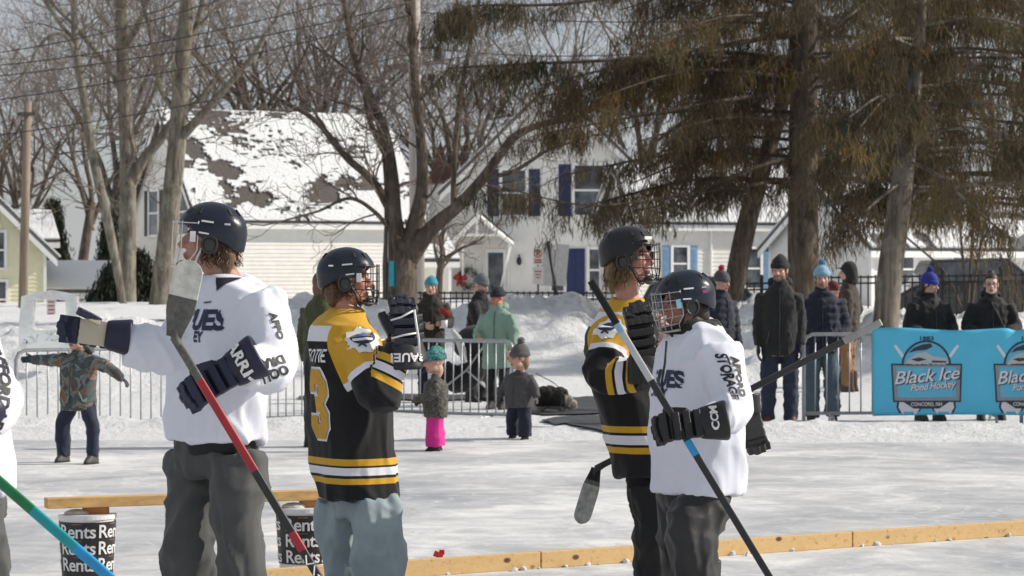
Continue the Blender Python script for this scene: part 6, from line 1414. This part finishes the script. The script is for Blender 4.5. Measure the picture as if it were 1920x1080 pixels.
    garment('trousers', root, bl, voxel * (1 if k > .8 else .75), legs, (.018 * k, (6, 6, 5)), seed + 3, 2, attrs=False)
    for J in LJ: shoe('boot', root, J[2], fwd, boots or RUB, RUB, k * (1.0 if k > .8 else 1.1), boots_tall, False, base.z - .01)
    if glove:
        for i, J in enumerate(AJ):
            if (L, Rr)[i] == 'pocket': continue
            dv = (J[2] - J[1]).normalized(); mb = MB(); hand_shapes(mb, J[2] - dv * .015, dv, r * (1 if i else -1), f, k * handk * 1.22, .55); me = remesh(mb, .007, 2); setv(me, getv(me) - np.array(base)); me.shade_smooth(); link('glove', me, root, glove)
    if hair: hair_cap(root, h, hair[0], -.05, seed, bun=hair[1] == 'bun', long=hair[2] if len(hair) > 2 else 0)
    if hat: hat(root, h)
    return root, h, AJ, B, jk
def camo(name, cols, scale=9):
    m, nt, b = new_mat(name); vec = coords(nt); n = noise_n(nt, vec, scale, 3, .6, 1.2); st = [(0, cols[0])]
    for i, c in enumerate(cols[1:]): st.append((.36 + i * .30 / (len(cols) - 1), c))
    nt.links.new(ramp(nt, n, st, True), b.inputs['Base Color']); b.inputs['Roughness'].default_value = .8; return m
BLACKF, NAVYF, JEAN, DKJ = fabric('black_parka', (.010, .010, .011)), fabric('navy_puffer', (.010, .014, .030)), fabric('faded_denim', (.070, .105, .135)), fabric('dark_denim', (.013, .019, .042))
BRNC, TANF = fabric('dark_brown_canvas', (.040, .029, .022)), fabric('tan_canvas', (.24, .125, .055)); MINT = fabric('mint_shell', (.20, .31, .25), var=.06); OLV = fabric('olive_fleece', (.05, .058, .020)); DBRN = fabric('dark_brown_coat', (.022, .016, .012))
BRB = simple('brown_leather', (.075, .035, .022), .6, .3)
def KH(mat, **kw): return lambda root, h: knit_hat(root, h, mat, **kw)
K = lambda n, c: fabric(n, c, bmp=.6)
# child with arms out
rt, h_, J_, B_s, _ = spectator('child in colourful patterned jacket and jeans stretching both arms out on the ice', 147, 868, 1.15, (-.45, -.9, 0), camo('patterned_jacket', [(.045, .050, .052), (.16, .055, .038), (.035, .10, .11), (.06, .055, .05), (.16, .20, .20), (.20, .09, .05)], 7), DKJ,
    L=((.28, .02, -.08), (.52, .04, -.22)), Rr=((.26, .02, .0), (.52, .04, .0)), hem=.70, bulk=1.45, headk=.95, look=(-.6, -.8, -.05), stance=.26, stride=(.05, -.05), seed=4, armr=(.095, .085, .065), legr=(.115, .095, .09), hat=KH(K('grey_knit', (.09, .09, .10)), drop=.02), boots=simple('grey_snow_boot', (.06, .058, .056), .6, .3), boots_tall=.26, glove=K('dark_teal_mitten', (.03, .05, .055)), voxel=.016)
mb = MB(); ctube(mb, [h_.p(0, -.06, -.13), h_.p(0, -.10, -.08), h_.p(.0, -.12, -.02)], [.09, .08, .03], 14); me = remesh(mb, .012, 3); wrinkle(me, .01, (9, 9, 9), 3); setv(me, getv(me) - np.array(wloc(rt))); me.shade_smooth(); link('hood', me, rt, fabric('grey_hood_lining', (.075, .08, .085)))
# man hidden behind number 3
spectator('man in olive and black jacket mostly hidden behind the number 3 player', 602, 838, 1.68, (.55, .8, 0), OLV, BLACKF, L='hang', Rr='hang', seed=6, hair=(HAIR_BR, ''), bulk=1.05, hem=.70)
# teal hat with cup
rt, h_, J_, B_s, _ = spectator('person in teal knit hat and dark brown coat holding a white cup behind the barrier', 808, 755, 1.64, (.15, -1, 0), DBRN, DKJ, hat=KH(K('teal_knit', (.035, .26, .34)), drop=.03), d=34.5, L=((.10, -.02, -.26), (-.04, .26, -.26)), Rr=((.08, -.02, -.27), (-.07, .22, -.30)), bulk=1.1, hem=.62, look=(-.1, -1, .02), seed=8, hood=DBRN, hair=(HAIR_BR, '', .1))
mb = MB(); c = J_[0][2] + V(.03, -.10, -.06); mb.tube([c, c + V(0, 0, .11)], [.034, .043], 16); cup = empty('paper_cup', c, 'white paper cup held by the person in teal hat', 'cup'); mb.obj('cup', PLW, cup, True); mb = MB(); mb.tube([c + V(0, 0, .108), c + V(0, 0, .122)], .046, 16); mb.obj('lid', BLK, cup)
mb = MB(); hand_shapes(mb, J_[0][2] + V(.10, -.08, .10), (-.5, -.2, .3), (0, -1, 0), (1, 0, 0), 1.0, .5); me = remesh(mb, .008, 2); setv(me, getv(me) - np.array(wloc(rt))); link('red_mitten', me, rt, K('red_knit', (.30, .018, .015)))
# grey beanie
spectator('man in grey beanie and black coat bending over the stroller', 893, 760, 1.66, (.8, -.5, 0), BLACKF, BLACKF, hat=KH(K('slate_knit', (.11, .13, .15)), drop=.02), d=33.6, L=((.05, .10, -.26), (.0, .32, -.42)), Rr=((.05, .10, -.26), (.0, .30, -.44)), lean=(0, .06), look=(.75, -.5, -.35), seed=9, hem=.70, beard=(.22, .15, .12))
# mint jacket
rt, h_, J_, B_s, _ = spectator('person in mint green jacket and dark cap leaning by the barrier', 935, 768, 1.56, (-.35, -.9, 0), MINT, BLACKF, d=31.9, L=((.10, .08, -.24), (.10, .20, -.46)), Rr=((.12, .0, -.26), (.02, .22, -.30)), lean=(0, .03), look=(-.75, -.6, -.1), seed=10, hood=MINT, hem=.66, bulk=1.16, crouch=.10, skirt=.03, hat=KH(K('navy_knit', (.010, .013, .028)), drop=.025), tone=(.52, .22, .12), stride=(.12, -.05))
# toddlers
spectator('toddler in bright pink snow trousers and patterned jacket on the ice', 817, 845, .83, (-1, -.12, 0), camo('dark_patterned_jacket', [(.012, .012, .012), (.05, .05, .045), (.11, .105, .09), (.02, .02, .02), (.16, .15, .13), (.03, .03, .03)], 16), fabric('hot_pink_snow_trousers', (.62, .022, .26), var=.06), L=((.08, .10, -.24), (.04, .36, -.34)), Rr=((.08, .05, -.25), (.04, .28, -.40)), hem=.66, headk=.93, look=(-1, -.25, -.1), stance=.115, stride=(.03, -.03), seed=12, legr=(.185, .175, .185), armr=(.115, .10, .085), bulk=1.8, hat=KH(camo('teal_striped_knit', [(.02, .04, .06), (.03, .20, .20), (.10, .34, .32), (.02, .05, .07), (.02, .16, .18), (.05, .3, .28)], 10), drop=.02), glove=K('dark_mitten', (.10, .085, .07)), voxel=.014, boots_tall=.1, group='toddlers on the ice')
spectator('toddler in grey pompom hat, grey jacket and navy snow trousers', 974, 825, .81, (-.55, -.85, 0), camo('grey_star_jacket', [(.045, .043, .047), (.05, .048, .052), (.075, .072, .078), (.046, .045, .05), (.05, .048, .052), (.09, .085, .09)], 24), fabric('navy_snow_trousers', (.008, .011, .026)), L=((.15, .0, -.24), (.24, .06, -.44)), Rr=((.15, .0, -.24), (.24, .06, -.44)), hem=.70, headk=.93, look=(-.9, -.4, -.05), stance=.18, stride=(.06, -.04), seed=13, legr=(.165, .145, .14), armr=(.11, .10, .08), bulk=1.85, hat=KH(K('grey_pom_knit', (.085, .080, .082)), pom=K('grey_pom', (.10, .095, .10)), drop=.02), glove=K('dark_mitten', (.10, .085, .07)), voxel=.014, boots_tall=.12, hair=(HAIR_BL, ''), group='toddlers on the ice')
# behind the right pair
spectator('person in navy jacket and red pompom hat behind the player with silver cage', 1352, 770, 1.66, (.6, -.8, 0), NAVYF, DKJ, d=31.5, L=((.06, .02, -.28), (.05, .10, -.52)), Rr='hang', seed=14, quilt=.01, hat=KH(K('grey_stripe_knit', (.06, .06, .075)), pom=K('red_pom', (.40, .015, .03)), drop=.02), look=(.7, -.7, -.1), glove=K('maroon_glove', (.06, .012, .016)))
spectator('bearded man in black beanie and long black jacket beside the barrier end', 1462, 804, 1.83, (-.10, -1, 0), BLACKF, DKJ, L='hang', Rr='hang', hat=KH(K('black_knit', (.008, .008, .009)), drop=.03, slack=.01), beard=(.16, .10, .075), hair=(HAIR_DK, ''), seed=15, hood=BLACKF, hem=.74, bulk=1.02, boots=BRB, look=(-.35, -.95, -.05), glove=K('black_glove_knit', (.010, .010, .011)), skirt=.015)
spectator('man in light blue pompom hat and navy puffer with faded jeans behind barrier', 1541, 797, 1.76, (-.05, -1, 0), NAVYF, JEAN, L='pocket', Rr='pocket', hat=KH(K('sky_knit', (.20, .36, .50)), pom=K('blue_pom', (.06, .20, .34)), drop=.035), d=29.3, beard=(.30, .17, .12), hair=(HAIR_DK, ''), seed=16, quilt=.012, hem=.80, bulk=1.12, armr=(.09, .08, .06), legr=(.10, .086, .085))
rt, h_, J_, B_s, _ = spectator('person in dark brown hooded coat and tan trousers turned left behind the barrier', 1592, 736, 1.80, (-.85, .3, 0), BRNC, TANF, L='hang', Rr='pocket', seed=17, hem=.72, boots=BRB, boots_tall=.24, look=(-.95, .1, 0), bulk=1.05)
def hoodcap(rt, h_, mat):
    mb = MB(); k = h_.k; mb.ell(h_.p(0, -.022, .035), (.10 * k, .112 * k, .118 * k), h_.M, 18, 12); ctube(mb, [h_.p(0, -.04, .0), h_.p(0, -.05, -.08), h_.p(0, -.04, -.15)], [.10 * k, .098 * k, .11 * k], 14); mb.box(h_.p(0, .125, .055), (.13 * k, .09 * k, .014 * k), h_.M); me = remesh(mb, .012, 3); setv(me, getv(me) - np.array(wloc(rt))); me.shade_smooth(); link('hood', me, rt, mat)
hoodcap(rt, h_, fabric('black_hood', (.012, .011, .011)))
spectator('person in maroon hood half hidden behind the brown-coated man', 1562, 742, 1.62, (.7, .4, 0), fabric('maroon_fleece', (.09, .012, .014)), BLACKF, d=37.6, seed=18, hat=KH(fabric('maroon_fleece', (.09, .012, .014)), drop=.0, fold=False), look=(.8, -.3, 0))
spectator('woman in royal blue pompom hat and black coat behind the blue banner', 1742, 790, 1.66, (.35, -.93, 0), BLACKF, BLACKF, L=((.10, .03, -.25), (.02, .22, -.36)), Rr=((.10, .03, -.25), (.0, .24, -.36)), hat=KH(K('royal_knit', (.015, .028, .24)), pom=K('royal_pom', (.015, .025, .20)), drop=.02), hair=(HAIR_DK, ''), seed=19, hood=BLACKF, hem=.60, bulk=1.22, look=(.75, -.6, -.18), boots=camo('speckled_boot', [(.03, .028, .025), (.09, .08, .06), (.02, .02, .02), (.05, .045, .035)], 30), armr=(.095, .085, .06))
rt, h_, J_, B_s, _ = spectator('woman with glasses and dark hair bun in black coat behind the blue banner', 1858, 790, 1.66, (-.02, -1, 0), BLACKF, BLACKF, L=((.10, .03, -.25), (.0, .24, -.34)), Rr=((.10, .03, -.25), (.02, .22, -.36)), hair=(HAIR_DK, 'bun', .05), seed=20, hood=BLACKF, quilt=.006, hem=.60, bulk=1.22, look=(-.12, -1, 0), tone=(.72, .47, .38), armr=(.095, .085, .06))
mb = MB()
for s in (-1, 1): mb.tube([h_.p(s * .031 + .021 * math.cos(t), .098, .001 + .016 * math.sin(t)) for t in [i * .5236 for i in range(13)]], .0022, 5); mb.tube([h_.p(s * .052, .097, .004), h_.p(s * .08, .01, .004)], .002, 4)
mb.tube([h_.p(-.01, .1, .003), h_.p(.01, .1, .003)], .002, 4); mb.obj('glasses', BLK, rt, True)
mb = MB(); ctube(mb, [B_s(.02, .145, 1.40), B_s(-.10, .19, 1.15), B_s(-.19, .16, .92)], [.012, .012, .012], 6); mb.obj('bag_strap', fabric('dark_strap', (.03, .026, .024)), rt, True)
# stroller
st_ = P(872, 752, 32.6); st_.z = 0; root = empty('stroller', st_, 'black pushchair with curved chrome handle behind the barrier', 'stroller')
mb = MB(); ctube(mb, [st_ + V(-.28, 0, .42), st_ + V(-.05, 0, .34), st_ + V(.12, 0, .50), st_ + V(.22, 0, .86)], [.16, .17, .16, .13], 14); me = remesh(mb, .018, 3); wrinkle(me, .012, (6, 6, 6), 3); setv(me, getv(me) - np.array(st_)); me.shade_smooth(); link('seat', me, root, BLACKF)
mb = MB(); mb.ell(st_ + V(.10, 0, .80), (.26, .22, .20), Matrix.Rotation(-.4, 3, 'Y'), 18, 10); mb.obj('canopy', fabric('black_canopy', (.014, .014, .016)), root, True)
mb = MB()
for s in (-.22, .22): mb.tube([st_ + V(-.42, s, .12), st_ + V(.02, s, .46), st_ + V(.40, s, 1.0)], .012, 8); mb.tube([st_ + V(.38, s, .14), st_ + V(.02, s, .46)], .012, 8)
mb.tube([st_ + V(.40, -.22, 1.0), st_ + V(.44, -.1, 1.03), st_ + V(.44, .1, 1.03), st_ + V(.40, .22, 1.0)], .014, 8); mb.obj('frame', GALV, root, True)
for x in (-.42, .38):
    for s in (-.24, .24):
        mb = MB(); mb.tube([st_ + V(x, s - .02, .12), st_ + V(x, s + .02, .12)], .12, 20); w = mb.obj('wheel', RUB, root); mb = MB(); mb.tube([st_ + V(x, s - .025, .12), st_ + V(x, s + .025, .12)], .06, 14); mb.obj('hub', GALV, w)
mb = MB(); ctube(mb, [st_ + V(-.16, -.2, .95), st_ + V(-.06, -.24, .80), st_ + V(.0, -.22, .55)], [.03, .05, .04], 10); me = remesh(mb, .012, 2); setv(me, getv(me) - np.array(st_)); link('blanket', me, root, fabric('pale_blanket', (.5, .5, .52)))
# dog
dg0 = P(1040, 778, 31.0); dg0.z = 0.01; root = empty('dog', dg0, 'shaggy black dog with pale muzzle sniffing the asphalt on a leash', 'dog')
q = lambda x, y, z: dg0 + V(x, y, z) * .58
mb = MB(); ctube(mb, [q(-.34, 0, .33), q(-.20, 0, .34), q(.0, 0, .31), q(.14, 0, .31), q(.22, 0, .28)], [.10, .125, .13, .125, .085], 14); ctube(mb, [q(.18, 0, .30), q(.27, -.02, .25), q(.31, -.02, .20)], [.085, .07, .065], 12)
mb.ell(q(.33, -.02, .19), (.075, .062, .062)); ctube(mb, [q(.36, -.02, .17), q(.41, -.02, .135), q(.43, -.02, .12)], [.042, .034, .024], 10)
for s in (-.055, .055): ctube(mb, [q(.30, s - .02, .24), q(.29, s * 1.5 - .02, .20), q(.30, s * 1.6 - .02, .14)], [.022, .024, .012], 8)
for x, s in ((.14, -.06), (.16, .06)): ctube(mb, [q(x, s, .26), q(x - .01, s, .15), q(x + .01, s, .07), q(x + .0, s, .02), q(x + .04, s, .012)], [.055, .036, .028, .026, .022], 10)
for x, s in ((-.28, -.06), (-.26, .06)): ctube(mb, [q(x, s, .28), q(x + .07, s, .18), q(x - .03, s, .10), q(x - .02, s, .03), q(x + .03, s, .014)], [.075, .05, .03, .026, .022], 10)
ctube(mb, [q(-.40, 0, .36), q(-.50, .02, .36), q(-.58, .03, .28)], [.035, .05, .02], 10)
me = remesh(mb, .011, 2); v = getv(me); n = normals(me); setv(me, v + n * (vnoise(v, (22, 22, 12), 3) * .016)[:, None]); v = getv(me) - np.array(dg0); col = np.tile(np.array([.018, .016, .015]), (len(v), 1)); w = (v[:, 0] > .34) | (v[:, 2] < .09) | ((v[:, 0] > .12) & (v[:, 2] < .22) & (v[:, 0] < .3)); col[w] = (.30, .28, .25); cattr(me, 'tint', col); setv(me, v); me.shade_smooth()
DOGM, nt, b = new_mat('dog_fur'); a = N(nt, 'Attribute', attribute_name='tint'); nt.links.new(a.outputs['Color'], b.inputs['Base Color']); b.inputs['Roughness'].default_value = .9; bump(nt, b, noise_n(nt, coords(nt, (1, 1, .5)), 60, 5), .9, .02); link('body', me, root, DOGM)
fr_ = MB(); rr = random.Random(8); bv = BVHTree.FromPolygons([tuple(p) for p in getv(me)], [tuple(p.vertices) for p in me.polygons]); vv = getv(me); nn_ = normals(me); cf = []
for i in range(0, len(vv), 2):
    p = Vector(vv[i]); dn = (Vector(nn_[i]) * .5 + V(-.4, rr.gauss(0, .2), -.6)).normalized(); s = dn.orthogonal().normalized() * .004; Lh = rr.uniform(.02, .055) * (0.4 if vv[i][2] < .1 else 1); fr_.add([p - s, p + s, p + dn * Lh], [(0, 1, 2)]); cf += [tuple(col[i])] * 3
fm = fr_.mesh(); cattr(fm, 'tint', np.array(cf)); link('coat', fm, root, DOGM)
mb = MB(); ctube(mb, [q(.14, -.02, .43), q(.0, .02, .60), P(1005, 700, 31.2)], [.006, .006, .006], 6); tag(mb.obj('leash', BLK, None, True), 'thin dark leash rising from the dog to the left', 'leash')
